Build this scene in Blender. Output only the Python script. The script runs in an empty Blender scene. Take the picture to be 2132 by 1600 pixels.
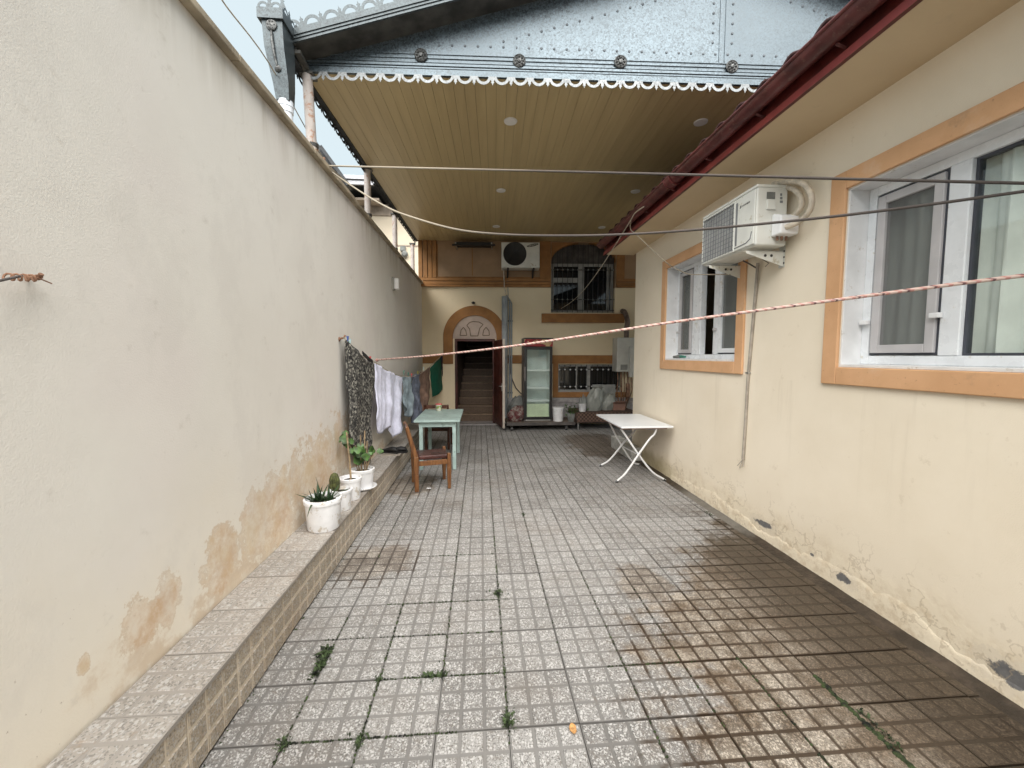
import bpy, bmesh, math, random
from mathutils import Vector, Matrix
random.seed(7)
S = bpy.context.scene
COL = S.collection
R = math.radians
# ------------------------------------------------------------------ camera
F, YAW, PIT, ROL, EYE = 847.3, .0776, .0691, .0015, 1.543     # focal length in photo pixels, angles, eye height
fw = Vector((math.sin(YAW), math.cos(YAW), 0)); rt = Vector((math.cos(YAW), -math.sin(YAW), 0)); up = Vector((0, 0, 1))
fw, up = fw * math.cos(PIT) - up * math.sin(PIT), up * math.cos(PIT) + fw * math.sin(PIT)
rt, up = rt * math.cos(ROL) + up * math.sin(ROL), up * math.cos(ROL) - rt * math.sin(ROL)
cd = bpy.data.cameras.new('camera'); cam = bpy.data.objects.new('camera', cd); COL.objects.link(cam)
cd.sensor_width = 36; cd.lens = F / 2132 * 36; cd.clip_start = .02; cd.clip_end = 500
cam.matrix_world = Matrix(((rt.x, up.x, -fw.x, 0), (rt.y, up.y, -fw.y, 0), (rt.z, up.z, -fw.z, EYE), (0, 0, 0, 1)))
S.camera = cam
EYEP = Vector((0, 0, EYE))
# ------------------------------------------------------------------ world, sun, exposure
W = bpy.data.worlds.new('World'); S.world = W; W.use_nodes = True
wt = W.node_tree; bg = wt.nodes['Background']
SUN_EL, SUN_AZ = 55, 186
sky = wt.nodes.new('ShaderNodeTexSky'); sky.sky_type = 'NISHITA'; sky.sun_disc = False
sky.sun_elevation = R(SUN_EL); sky.sun_rotation = R(SUN_AZ); sky.dust_density = 4; sky.air_density = 1.0
hs = wt.nodes.new('ShaderNodeHueSaturation'); hs.inputs['Saturation'].default_value = .4
wt.links.new(sky.outputs[0], hs.inputs['Color']); mt = wt.nodes.new('ShaderNodeMix'); mt.data_type = 'RGBA'; mt.blend_type = 'MULTIPLY'; mt.inputs[0].default_value = 1; mt.inputs[7].default_value = (.985, 1.0, .985, 1)
wt.links.new(hs.outputs[0], mt.inputs[6]); oc = wt.nodes.new('ShaderNodeMix'); oc.data_type = 'RGBA'; oc.blend_type = 'DARKEN'; oc.inputs[0].default_value = 1; oc.inputs[7].default_value = (1.24, 1.45, 1.55, 1)   # overcast: an even, capped brightness down to the horizon
wt.links.new(mt.outputs[2], oc.inputs[6]); wt.links.new(oc.outputs[2], bg.inputs[0]); bg.inputs[1].default_value = .14
sd = bpy.data.lights.new('sun', 'SUN'); sd.energy = 2.2; sd.angle = R(80); sd.color = (1, .945, .885)
so = bpy.data.objects.new('sun', sd); COL.objects.link(so); so.location = (0, 0, 12)
az = R(SUN_AZ); sv = Vector((math.sin(az) * math.cos(R(SUN_EL)), math.cos(az) * math.cos(R(SUN_EL)), math.sin(R(SUN_EL))))
so.rotation_euler = sv.to_track_quat('Z', 'Y').to_euler()
S.view_settings.view_transform = 'Standard'; S.view_settings.look = 'None'; S.view_settings.gamma = 1
S.view_settings.exposure = 2.1
S.cycles.max_bounces = 10; S.cycles.diffuse_bounces = 6; S.cycles.transparent_max_bounces = 16

# ------------------------------------------------------------------ measuring helpers: a photo point on a known plane -> metres
def ray(x, y): return rt * ((x - 1066) / F) - up * ((y - 800) / F) + fw
def at(x, y, X=None, Y=None, Z=None):
    d = ray(x, y)
    t = X / d.x if X is not None else Y / d.y if Y is not None else (Z - EYE) / d.z
    return EYEP + d * t
def atv(x, y, p0, p1):                                   # on the vertical plane through p0 and p1
    d = ray(x, y); n = Vector((p1[1] - p0[1], -(p1[0] - p0[0]), 0))
    t = (Vector((p0[0], p0[1], 0)) - EYEP).dot(n) / d.dot(n)
    return EYEP + d * t

# ------------------------------------------------------------------ objects
def tag(o, label=None, cat=None, group=None, kind=None):
    for k, v in (('label', label), ('category', cat), ('group', group), ('kind', kind)):
        if v: o[k] = v
    return o
def thing(name, loc, label, cat, group=None):
    o = bpy.data.objects.new(name, None); COL.objects.link(o); o.location = loc; o.empty_display_size = .1
    return tag(o, label, cat, group)
def adopt(o, parent):
    o.parent = parent
    if parent.type == 'EMPTY': o.matrix_parent_inverse = Matrix.Translation(-Vector(parent.location))
def copy_tree(root, move, label=None):
    c = root.copy(); COL.objects.link(c); c.location = Vector(root.location) + Vector(move)
    if label: c['label'] = label
    def rec(a, b):
        for ch in list(a.children):
            d = ch.copy(); COL.objects.link(d); d.parent = b; rec(ch, d)
    rec(root, c); return c

def bez(pts, n=6):                                         # Catmull-Rom through the points
    P = [Vector(p) for p in pts]; P = [P[0] * 2 - P[1]] + P + [P[-1] * 2 - P[-2]]; o = []
    for i in range(1, len(P) - 2):
        for k in range(n):
            t = k / n; a, b, c, d = P[i - 1:i + 3]
            o.append(.5 * (2 * b + (c - a) * t + (2 * a - 5 * b + 4 * c - d) * t * t + (3 * b - a - 3 * c + d) * t ** 3))
    return o + [P[-2]]
bez3 = bez
class MB:
    def __init__(s): s.v = []; s.f = []; s.t = []; s.m = []
    def add(s, vs, fs, t=None):
        o = len(s.v); s.v += [tuple(v) for v in vs]; s.f += [tuple(i + o for i in f) for f in fs]
        s.t += t if t else [0.] * len(vs); return s
    def box(s, x0, x1, y0, y1, z0, z1, fr=None):
        p = [(x, y, z) for z in (z0, z1) for x, y in ((x0, y0), (x1, y0), (x1, y1), (x0, y1))]
        if fr: p = [fr(*q) for q in p]
        return s.add(p, [(3, 2, 1, 0), (4, 5, 6, 7), (0, 1, 5, 4), (1, 2, 6, 5), (2, 3, 7, 6), (3, 0, 4, 7)])
    def bar(s, a, b, w, h=None, upv=(0, 0, 1), w2=None, h2=None):        # rectangular bar from a to b, may taper
        a = Vector(a); b = Vector(b); h = h or w; d = (b - a).normalized(); u = Vector(upv)
        if abs(d.dot(u)) > .98: u = Vector((0, 1, 0))
        sx = d.cross(u).normalized(); u = sx.cross(d)
        p = []
        for c, ww, hh in ((a, w, h), (b, w2 or w, h2 or h)):
            p += [c + sx * ww * i / 2 + u * hh * j / 2 for i, j in ((-1, -1), (1, -1), (1, 1), (-1, 1))]
        return s.add(p, [(3, 2, 1, 0), (4, 5, 6, 7), (0, 1, 5, 4), (1, 2, 6, 5), (2, 3, 7, 6), (3, 0, 4, 7)])
    def tube(s, pts, r, n=10, cap=True):
        pts = [Vector(p) for p in pts]; k = len(pts); rs = r if isinstance(r, (list, tuple)) else [r] * k
        vs = []; ts = []; L = 0; prev = None
        for i, p in enumerate(pts):
            d = (pts[min(i + 1, k - 1)] - pts[max(i - 1, 0)]).normalized()
            if prev is None:
                u = Vector((0, 0, 1)) if abs(d.z) < .9 else Vector((1, 0, 0)); a = d.cross(u).normalized()
            else: a = (prev - d * prev.dot(d)).normalized()
            prev = a; b = d.cross(a)
            if i: L += (p - pts[i - 1]).length
            for j in range(n):
                w = 2 * math.pi * j / n; vs.append(p + (a * math.cos(w) + b * math.sin(w)) * rs[i]); ts.append(L + .02 * j / n)
        fs = [(i * n + j, i * n + (j + 1) % n, (i + 1) * n + (j + 1) % n, (i + 1) * n + j) for i in range(k - 1) for j in range(n)]
        if cap: fs += [tuple(range(n - 1, -1, -1)), tuple((k - 1) * n + j for j in range(n))]
        return s.add(vs, fs, ts)
    def lathe(s, c, prof, n=28, ax=None):                 # prof: (radius, height); ax: (x, y, z) axes, z the axis
        c = Vector(c); A = [Vector(q) for q in (ax or ((1, 0, 0), (0, 1, 0), (0, 0, 1)))]
        vs = []
        for r_, h_ in prof:
            for j in range(n):
                w = 2 * math.pi * j / n; vs.append(c + A[0] * r_ * math.cos(w) + A[1] * r_ * math.sin(w) + A[2] * h_)
        k = len(prof)
        fs = [(i * n + j, i * n + (j + 1) % n, (i + 1) * n + (j + 1) % n, (i + 1) * n + j) for i in range(k - 1) for j in range(n)]
        if prof[0][0] > 1e-5: fs.append(tuple(range(n - 1, -1, -1)))
        if prof[-1][0] > 1e-5: fs.append(tuple((k - 1) * n + j for j in range(n)))
        return s.add(vs, fs)
    def prism(s, poly, fn, d0, d1):                       # poly in 2D, fn(a, b, depth) -> world
        n = len(poly); p = [fn(a, b, d0) for a, b in poly] + [fn(a, b, d1) for a, b in poly]
        return s.add(p, [tuple(range(n - 1, -1, -1)), tuple(range(n, 2 * n))] + [(i, (i + 1) % n, n + (i + 1) % n, n + i) for i in range(n)])
    def strip(s, A, B, fn, d0, d1, close=False):          # two 2D polylines make an extruded band (half rings, arches)
        n = len(A); p = [fn(a, b, d) for d in (d0, d1) for L_ in (A, B) for a, b in L_]
        f = []
        for i in range(n - 1):
            a, b, c, d = i, i + 1, n + i + 1, n + i
            f += [(a, b, c, d), tuple(2 * n + q for q in (d, c, b, a)), (b, a, 2 * n + a, 2 * n + b), (d, c, 2 * n + c, 2 * n + d)]
        f += [(0, n, 3 * n, 2 * n), (2 * n - 1, n - 1, 3 * n - 1, 4 * n - 1)]
        return s.add(p, f)
    def grid(s, fn, nu, nv):
        vs = [fn(i / nu, j / nv) for j in range(nv + 1) for i in range(nu + 1)]
        return s.add(vs, [(j * (nu + 1) + i, j * (nu + 1) + i + 1, (j + 1) * (nu + 1) + i + 1, (j + 1) * (nu + 1) + i) for j in range(nv) for i in range(nu)])
    def build(s, name, mat, parent=None, smooth=False, bevel=0, solid=0, label=None, seg=2, sub=0):
        me = bpy.data.meshes.new(name); me.from_pydata(s.v, [], s.f); me.update()
        if any(s.t):
            a = me.attributes.new('len', 'FLOAT', 'POINT'); a.data.foreach_set('value', s.t)
        bm = bmesh.new(); bm.from_mesh(me); bmesh.ops.recalc_face_normals(bm, faces=bm.faces); bm.to_mesh(me); bm.free()
        me.materials.append(mat)
        if smooth:
            me.polygons.foreach_set('use_smooth', [True] * len(me.polygons))
            me.set_sharp_from_angle(angle=R(50))
        o = bpy.data.objects.new(name, me); COL.objects.link(o)
        if parent: adopt(o, parent)
        if solid:
            m = o.modifiers.new('solid', 'SOLIDIFY'); m.thickness = solid; m.offset = 0
        if sub:
            m = o.modifiers.new('sub', 'SUBSURF'); m.levels = m.render_levels = sub
        if bevel:
            m = o.modifiers.new('bevel', 'BEVEL'); m.width = bevel; m.segments = seg; m.limit_method = 'ANGLE'; m.angle_limit = R(40)
        if label: o['label'] = label
        return o
def grid_wall(mb, fr, s0, s1, z0, z1, n0, n1, holes):     # a wall with openings, as butted blocks
    ss = sorted({s0, s1, *[q for h in holes for q in h[:2]]}); zs = sorted({z0, z1, *[q for h in holes for q in h[2:]]})
    for a, b in zip(ss, ss[1:]):
        if a < s0 or b > s1: continue
        for c, d in zip(zs, zs[1:]):
            if c < z0 or d > z1: continue
            if any(h[0] <= a and b <= h[1] and h[2] <= c and d <= h[3] for h in holes): continue
            mb.box(a, b, n0, n1, c, d, fr)
def ring(mb, fr, s0, s1, z0, z1, w, n0, n1, wb=None):      # a rectangular frame of four butted bars
    wb = w if wb is None else wb
    mb.box(s0, s0 + w, n0, n1, z0, z1, fr); mb.box(s1 - w, s1, n0, n1, z0, z1, fr)
    mb.box(s0 + w, s1 - w, n0, n1, z0, z0 + wb, fr); mb.box(s0 + w, s1 - w, n0, n1, z1 - w, z1, fr)

# ------------------------------------------------------------------ materials
class N:
    def __init__(s, name):
        s.mat = bpy.data.materials.new(name); s.mat.use_nodes = True; s.t = s.mat.node_tree
        s.p = s.t.nodes['Principled BSDF']; s.out = s.t.nodes['Material Output']
        s.co = s.t.nodes.new('ShaderNodeTexCoord').outputs['Object']
    def n(s, typ, **kw):
        o = s.t.nodes.new(typ)
        for k, v in kw.items(): setattr(o, k, v)
        return o
    def put(s, sock, v):
        if isinstance(v, (int, float)): sock.default_value = v
        elif isinstance(v, (tuple, list)): sock.default_value = (*v, 1) if len(v) == 3 and sock.type == 'RGBA' else v
        else: s.t.links.new(v, sock)
    def m(s, op, a, b=0., c=None):
        o = s.n('ShaderNodeMath', operation=op); s.put(o.inputs[0], a); s.put(o.inputs[1], b)
        if c is not None: s.put(o.inputs[2], c)
        return o.outputs[0]
    def noise(s, scale, detail=4, rough=.55, vec=None, dist=0):
        o = s.n('ShaderNodeTexNoise'); s.put(o.inputs['Vector'], vec or s.co)
        o.inputs['Scale'].default_value = scale; o.inputs['Detail'].default_value = detail; o.inputs['Roughness'].default_value = rough
        o.inputs['Distortion'].default_value = dist
        return o.outputs[0]
    def vor(s, scale, out='Color', vec=None, feature='F1'):
        o = s.n('ShaderNodeTexVoronoi', feature=feature); s.put(o.inputs['Vector'], vec or s.co); o.inputs['Scale'].default_value = scale
        return o.outputs[out]
    def rng(s, v, a, b, c=0., d=1., smooth=True):
        o = s.n('ShaderNodeMapRange'); o.interpolation_type = 'SMOOTHSTEP' if smooth else 'LINEAR'
        for i, q in enumerate((v, a, b, c, d)): s.put(o.inputs[i], q)
        return o.outputs[0]
    def mix(s, f, a, b, mode='MIX'):
        o = s.n('ShaderNodeMix', data_type='RGBA', blend_type=mode); s.put(o.inputs[0], f); s.put(o.inputs[6], a); s.put(o.inputs[7], b)
        return o.outputs[2]
    def xyz(s, v=None):
        o = s.n('ShaderNodeSeparateXYZ'); s.put(o.inputs[0], v or s.co); return o.outputs
    def scale(s, v, k):
        o = s.n('ShaderNodeVectorMath', operation='MULTIPLY'); s.put(o.inputs[0], v); o.inputs[1].default_value = k; return o.outputs[0]
    def bump(s, h, strength, dist=.01, nrm=None):
        o = s.n('ShaderNodeBump'); o.inputs['Strength'].default_value = strength; o.inputs['Distance'].default_value = dist
        s.put(o.inputs['Height'], h)
        if nrm: s.put(o.inputs['Normal'], nrm)
        return o.outputs[0]
    def fin(s, col=None, rough=None, metal=None, nrm=None, spec=None):
        for k, v in (('Base Color', col), ('Roughness', rough), ('Metallic', metal), ('Normal', nrm), ('Specular IOR Level', spec)):
            if v is not None: s.put(s.p.inputs[k], v)
        return s.mat
    def blob(s, ca, cb, ra, rb, a, b, wob, soft=.72):                 # soft edged patch with a ragged outline
        u = s.m('DIVIDE', s.m('SUBTRACT', a, ca), ra); v = s.m('DIVIDE', s.m('SUBTRACT', b, cb), rb)
        d = s.m('ADD', s.m('SQRT', s.m('ADD', s.m('MULTIPLY', u, u), s.m('MULTIPLY', v, v))), wob)
        return s.rng(d, 1., soft)
def plain(name, col, rough=.6, metal=0, var=.12, vs=6, bump=0, bs=60, spec=.5, wear=None):
    n = N(name); k = n.noise(vs, 5); lo = tuple(c * (1 - var * 1.6) for c in col); hi = tuple(min(1, c * (1 + var * .8)) for c in col)
    c = n.mix(n.rng(k, .3, .7), lo, hi)
    if wear:                                                 # (colour, scale, amount)
        c = n.mix(n.m('MULTIPLY', n.rng(n.noise(wear[1], 6, .7), .62 - wear[2] * .2, .7 - wear[2] * .2), .85), c, wear[0])
    return n.fin(c, n.rng(n.noise(vs * 2.3, 3), .2, .8, max(rough - .08, .03), min(1, rough + .08)), metal, n.bump(n.noise(bs, 3), bump, .004) if bump else None, spec)

M = {}
M['white_paint'] = plain('white_paint', (.74, .75, .76), .4, var=.06, wear=((.5, .47, .42), 9, .1))
M['white_plastic'] = plain('white_plastic', (.78, .79, .8), .35, var=.04)
M['pot_white'] = plain('pot_white', (.76, .77, .79), .38, var=.07, vs=9, wear=((.45, .4, .33), 14, .35))
M['upvc'] = plain('upvc', (.76, .79, .82), .3, var=.05, wear=((.55, .52, .45), 8, .12))
M['frame_grey'] = plain('frame_grey', (.32, .32, .31), .5, var=.15)
M['screen_grey'] = plain('screen_grey', (.5, .49, .5), .45, var=.05)
M['gasket'] = plain('gasket', (.05, .055, .07), .5)
M['ac_beige'] = plain('ac_beige', (.68, .69, .65), .4, var=.05, wear=((.42, .38, .28), 10, .12))
M['ac_dark'] = plain('ac_dark', (.03, .03, .03), .5)
M['ac_wire'] = plain('ac_wire', (.2, .21, .22), .5)
M['ac_fin'] = plain('ac_fin', (.42, .43, .43), .5)
M['pipe_wrap'] = plain('pipe_wrap', (.62, .55, .45), .75, var=.15, vs=20, bump=.4, bs=90)
M['conduit'] = plain('conduit', (.36, .32, .27), .7, var=.15, vs=12)
M['pvc_grey'] = plain('pvc_grey', (.3, .33, .35), .5, var=.15)
M['pvc_white'] = plain('pvc_white', (.72, .77, .84), .45, var=.05)
M['red_metal'] = plain('red_metal', (.115, .028, .027), .42, var=.3, vs=5, wear=((.14, .06, .05), 30, .3))
M['red_lip'] = plain('red_lip', (.26, .045, .04), .4, var=.15)
M['red_dark'] = plain('red_dark', (.11, .015, .012), .45, var=.3)
M['roof_tile'] = plain('roof_tile', (.045, .016, .016), .7, var=.3, vs=20)
M['post'] = plain('post', (.55, .5, .47), .6, var=.12, vs=5, wear=((.38, .2, .12), 16, .35))
M['rust'] = plain('rust', (.27, .145, .09), .8, var=.3, vs=14)
M['door_brown'] = plain('door_brown', (.075, .018, .012), .45, var=.3, vs=4)
M['door_edge'] = plain('door_edge', (.5, .44, .38), .5, var=.1)
M['black_metal'] = plain('black_metal', (.02, .02, .022), .5)
M['steel'] = plain('steel', (.55, .55, .54), .35, .9, var=.1)
M['wire'] = plain('wire', (.1, .085, .08), .7, var=.3, vs=30)
M['pale_cord'] = plain('pale_cord', (.48, .42, .33), .8, var=.2, vs=40)
M['line_dark'] = plain('line_dark', (.2, .165, .14), .8, var=.35, vs=9)
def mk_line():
    n = N('lit_end_line'); t = n.n('ShaderNodeAttribute', attribute_name='len').outputs['Fac']
    c = n.mix(n.rng(n.m('ADD', t, n.m('MULTIPLY', n.noise(6, 3), .5)), 1.2, 2.6), (.3, .265, .21), (.062, .052, .047)); return n.fin(c, .8)  # paler at the wall end: light on the line put into its colour
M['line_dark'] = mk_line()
M['tympanum'] = plain('tympanum', (.5, .4, .34), .75, var=.08, bump=.2)
M['tymp_line'] = plain('tymp_line', (.17, .13, .09), .8)
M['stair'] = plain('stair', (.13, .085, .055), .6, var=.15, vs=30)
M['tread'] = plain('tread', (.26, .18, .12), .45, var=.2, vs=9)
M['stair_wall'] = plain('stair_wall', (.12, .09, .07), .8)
M['plinth'] = plain('plinth', (.36, .34, .34), .5, var=.18, vs=12)
M['concrete'] = plain('concrete', (.5, .5, .47), .85, var=.2, vs=9, bump=.4)
M['green_paint'] = plain('green_paint', (.38, .5, .475), .45, var=.1, vs=5, wear=((.22, .31, .29), 13, .3))
M['laminate'] = plain('laminate', (.78, .81, .84), .34, var=.02, vs=2)
M['underside'] = plain('underside', (.3, .17, .13), .7)
M['seat_leather'] = plain('seat_leather', (.065, .022, .018), .32, var=.3, vs=9)
M['soil'] = plain('soil', (.025, .018, .012), .95, var=.4, vs=50, bump=1, bs=70)
M['aloe'] = plain('aloe', (.035, .075, .03), .4, var=.4, vs=30)
M['cactus'] = plain('cactus', (.075, .085, .025), .7, var=.4, vs=40, bump=.5, bs=120)
M['leaf_green'] = plain('leaf_green', (.06, .13, .03), .5, var=.5, vs=14)
M['stem'] = plain('stem', (.3, .22, .13), .8, var=.3, vs=20)
M['weed'] = plain('weed', (.038, .062, .02), .7, var=.6, vs=40)
M['moss'] = plain('moss', (.03, .045, .014), .95, var=.7, vs=25, bump=1, bs=160)
M['dry_leaf'] = plain('dry_leaf', (.5, .27, .1), .8, var=.3, vs=60)
M['black_shoe'] = plain('black_shoe', (.012, .012, .013), .6)
M['shirt_white'] = plain('shirt_white', (.74, .76, .93), .85, var=.07, vs=25, wear=((.55, .57, .76), 60, .15))
M['shirt_blue'] = plain('shirt_blue', (.3, .37, .42), .85, var=.25, vs=9)
M['jeans'] = plain('jeans', (.16, .18, .24), .9, var=.35, vs=10)
M['brown_cloth'] = plain('brown_cloth', (.24, .15, .11), .9, var=.3, vs=9)
M['green_cloth'] = plain('green_cloth', (.0, .13, .075), .85, var=.15, vs=6)
M['navy_cloth'] = plain('navy_cloth', (.02, .02, .05), .9)
M['black_cloth'] = plain('black_cloth', (.015, .014, .016), .9)
M['peg_blue'] = plain('peg_blue', (.08, .14, .4), .4)
M['peg_pale'] = plain('peg_pale', (.55, .72, .75), .4)
M['peg_red'] = plain('peg_red', (.6, .12, .12), .4)
M['peg_green'] = plain('peg_green', (.05, .22, .16), .4)
M['peg_yellow'] = plain('peg_yellow', (.5, .47, .1), .4)
M['fridge_black'] = plain('fridge_black', (.012, .012, .013), .4)
M['fridge_side'] = plain('fridge_side', (.14, .125, .12), .5)
M['fridge_inside'] = plain('fridge_inside', (.7, .75, .74), .4, var=.06)
M['fridge_low'] = plain('fridge_low', (.72, .76, .55), .5, var=.08)
M['grey_bag'] = plain('grey_bag', (.3, .315, .29), .42, var=.12, vs=7, bump=.5, bs=16)
M['dark_grey'] = plain('dark_grey', (.2, .21, .2), .7, var=.2, vs=12)
M['grey_board'] = plain('grey_board', (.3, .31, .3), .8, var=.15, vs=8)
M['boiler_white'] = plain('boiler_white', (.62, .63, .6), .35, var=.06)
M['copper'] = plain('copper', (.3, .17, .11), .45, .3, var=.4, vs=20)
M['flue'] = plain('flue', (.2, .15, .13), .5, .4, var=.3)
M['neighbour_wall'] = plain('neighbour_wall', (.66, .58, .45), .85, var=.06, vs=2, bump=.2)
M['neighbour_shade_and_line'] = plain('neighbour_shade_and_line', (.36, .3, .24), .85, var=.15)
M['slate_and_backlit_zinc'] = plain('slate_and_backlit_zinc', (.045, .05, .055), .7, var=.3, vs=10)
M['grey_tin'] = plain('grey_tin', (.42, .43, .46), .45, .5, var=.12)
M['room'] = plain('room', (.2, .165, .12), .85, var=.1)
M['curtain'] = plain('curtain', (.86, .87, .85), .85, var=.05, vs=7)
M['lamp_white'] = plain('lamp_white', (.8, .79, .77), .35, var=.03)
M['lamp_grey'] = plain('lamp_grey', (.33, .32, .28), .5)
M['coping'] = plain('coping', (.4, .34, .25), .85, var=.22, vs=5, bump=.3, bs=40)
M['trim_back'] = plain('trim_back', (.33, .155, .05), .75, var=.14, vs=4, bump=.15)
M['panel_back'] = plain('panel_back', (.36, .235, .14), .8, var=.1, vs=3, bump=.15)
M['rail_dark'] = plain('rail_dark', (.09, .08, .075), .6, var=.3)
M['wood_board'] = plain('wood_board', (.2, .16, .13), .7, var=.3, vs=8)

def mk_trim():
    n = N('trim_tan'); c = n.mix(n.rng(n.noise(4, 5), .3, .7), (.60, .345, .18), (.69, .41, .225))
    c = n.mix(n.m('MULTIPLY', n.rng(n.noise(50, 3), .66, .72), .5), c, (.35, .19, .1))
    c = n.mix(n.m('MULTIPLY', n.rng(n.noise(5, 6, .7), .55, .72), .45), c, (.70, .5, .34)); c = n.mix(n.m('MULTIPLY', n.rng(n.noise(3, 7, .75), .58, .7), .35), c, (.36, .23, .13))
    return n.fin(c, .8, 0, n.bump(n.noise(130, 3), .35, .004))
M['trim_tan'] = mk_trim()
def mk_wood():
    n = N('chair_wood'); v = n.scale(n.co, (14, 14, 2.2))
    c = n.mix(n.rng(n.noise(3, 6, .6, v), .25, .75), (.10, .036, .012), (.235, .105, .034))
    c = n.mix(n.m('MULTIPLY', n.rng(n.noise(9, 5, .7), .58, .68), .7), c, (.09, .03, .012))
    c = n.mix(n.m('MULTIPLY', n.rng(n.noise(24, 4, .7), .66, .71), .9), c, (.5, .42, .34))
    return n.fin(c, .42, 0, n.bump(n.noise(20, 4, .6, v), .3, .003))
M['chair_wood'] = mk_wood(); M['chair_dark'] = plain('chair_dark', (.08, .028, .014), .45, var=.35, vs=12)
def mk_left():
    n = N('left_wall_plaster'); o = n.xyz(); y, z = o[1], o[2]
    c = n.mix(n.rng(n.noise(.9, 5, .6), .3, .7), (.72, .692, .64), (.78, .755, .705))
    c = n.mix(n.m('MULTIPLY', n.rng(n.noise(.75, 2, .5), .5, .66), .45), c, (.74, .685, .66))
    c = n.mix(n.m('MULTIPLY', n.rng(n.m('ADD', z, n.m('MULTIPLY', n.m('SUBTRACT', n.noise(2.2, 5, .6), .5), .9)), 1.15, .25), .75), c, (.77, .71, .60))  # creamier low down: bounce light from the floor put into the wall colour
    c = n.mix(n.m('MULTIPLY', n.rng(n.noise(7, 6, .7), .6, .72), .3), c, (.5, .46, .4))
    w = n.m('ADD', n.m('MULTIPLY', n.m('SUBTRACT', n.noise(2.6, 7, .7, dist=.5), .5), 2.2), n.m('MULTIPLY', n.m('SUBTRACT', n.noise(13, 6, .75), .5), 1.7)); mk = None
    for px, py, ry, rz in ((465, 1160, .13, .2), (535, 1085, .16, .22), (580, 1060, .2, .3), (300, 1300, .1, .13), (350, 1245, .08, .12), (660, 985, .5, .34), (720, 925, .7, .3), (180, 1385, .025, .035)):
        p = at(px, py, X=-1.32); b = n.blob(p.y, p.z, ry * 1.15, rz * 1.1, y, z, w, .55); mk = b if mk is None else n.m('MAXIMUM', mk, b)
    tide = n.m('ADD', n.m('SUBTRACT', n.m('ADD', .43, n.m('MULTIPLY', n.m('SUBTRACT', n.noise(1.7, 7, .68), .5), 1.5)), z), 0.)
    mk = n.m('MAXIMUM', mk, n.m('MULTIPLY', n.rng(tide, -.02, .22), n.rng(y, 1.4, 3., .25, 1.)))
    st = n.mix(n.rng(n.noise(4, 5, .65), .35, .65), (.55, .37, .225), (.62, .48, .31))
    c = n.mix(n.m('MULTIPLY', mk, n.rng(n.noise(7, 6, .75), .32, .62, .22, .85)), c, st)
    ed = n.m('MULTIPLY', n.rng(mk, .08, .3), n.rng(mk, .75, .4)); c = n.mix(n.m('MULTIPLY', ed, .4), c, (.5, .36, .23))
    salt = n.m('MULTIPLY', n.rng(z, .75, .4), n.rng(n.noise(6, 7, .78), .56, .66)); c = n.mix(n.m('MULTIPLY', salt, .45), c, (.82, .79, .73))
    hair = n.rng(n.m('ABSOLUTE', n.m('SUBTRACT', n.noise(1.3, 6, .62, dist=.4), .5)), .006, .0015); c = n.mix(n.m('MULTIPLY', n.m('MULTIPLY', hair, n.rng(n.noise(.9, 2), .58, .68)), .14), c, (.46, .42, .36))
    tr_ = n.rng(n.noise(1.4, 7, .7, n.scale(n.co, (1, 1.6, 1))), .5, .62); c = n.mix(n.m('MULTIPLY', tr_, .22), c, (.61, .58, .54))
    # dark specks where the paint lifts, low down
    low = n.rng(z, 1.0, .4); sp = n.m('MULTIPLY', low, n.rng(n.noise(38, 4, .7), .66, .72))
    c = n.mix(n.m('MULTIPLY', sp, .6), c, (.3, .23, .17))
    drip = n.m('MULTIPLY', n.rng(z, 2.75, 3.1), n.rng(n.noise(1, 5, .6, n.scale(n.co, (1, 9, .6))), .4, .68))
    c = n.mix(n.m('MULTIPLY', drip, .45), c, (.4, .35, .27))
    h = n.m('ADD', n.m('MULTIPLY', n.noise(150, 4, .65), .9), n.m('MULTIPLY', n.noise(5, 6, .62), 1.6))
    return n.fin(c, .88, 0, n.bump(h, .26, .005), .3)
M['left_wall'] = mk_left()
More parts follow.
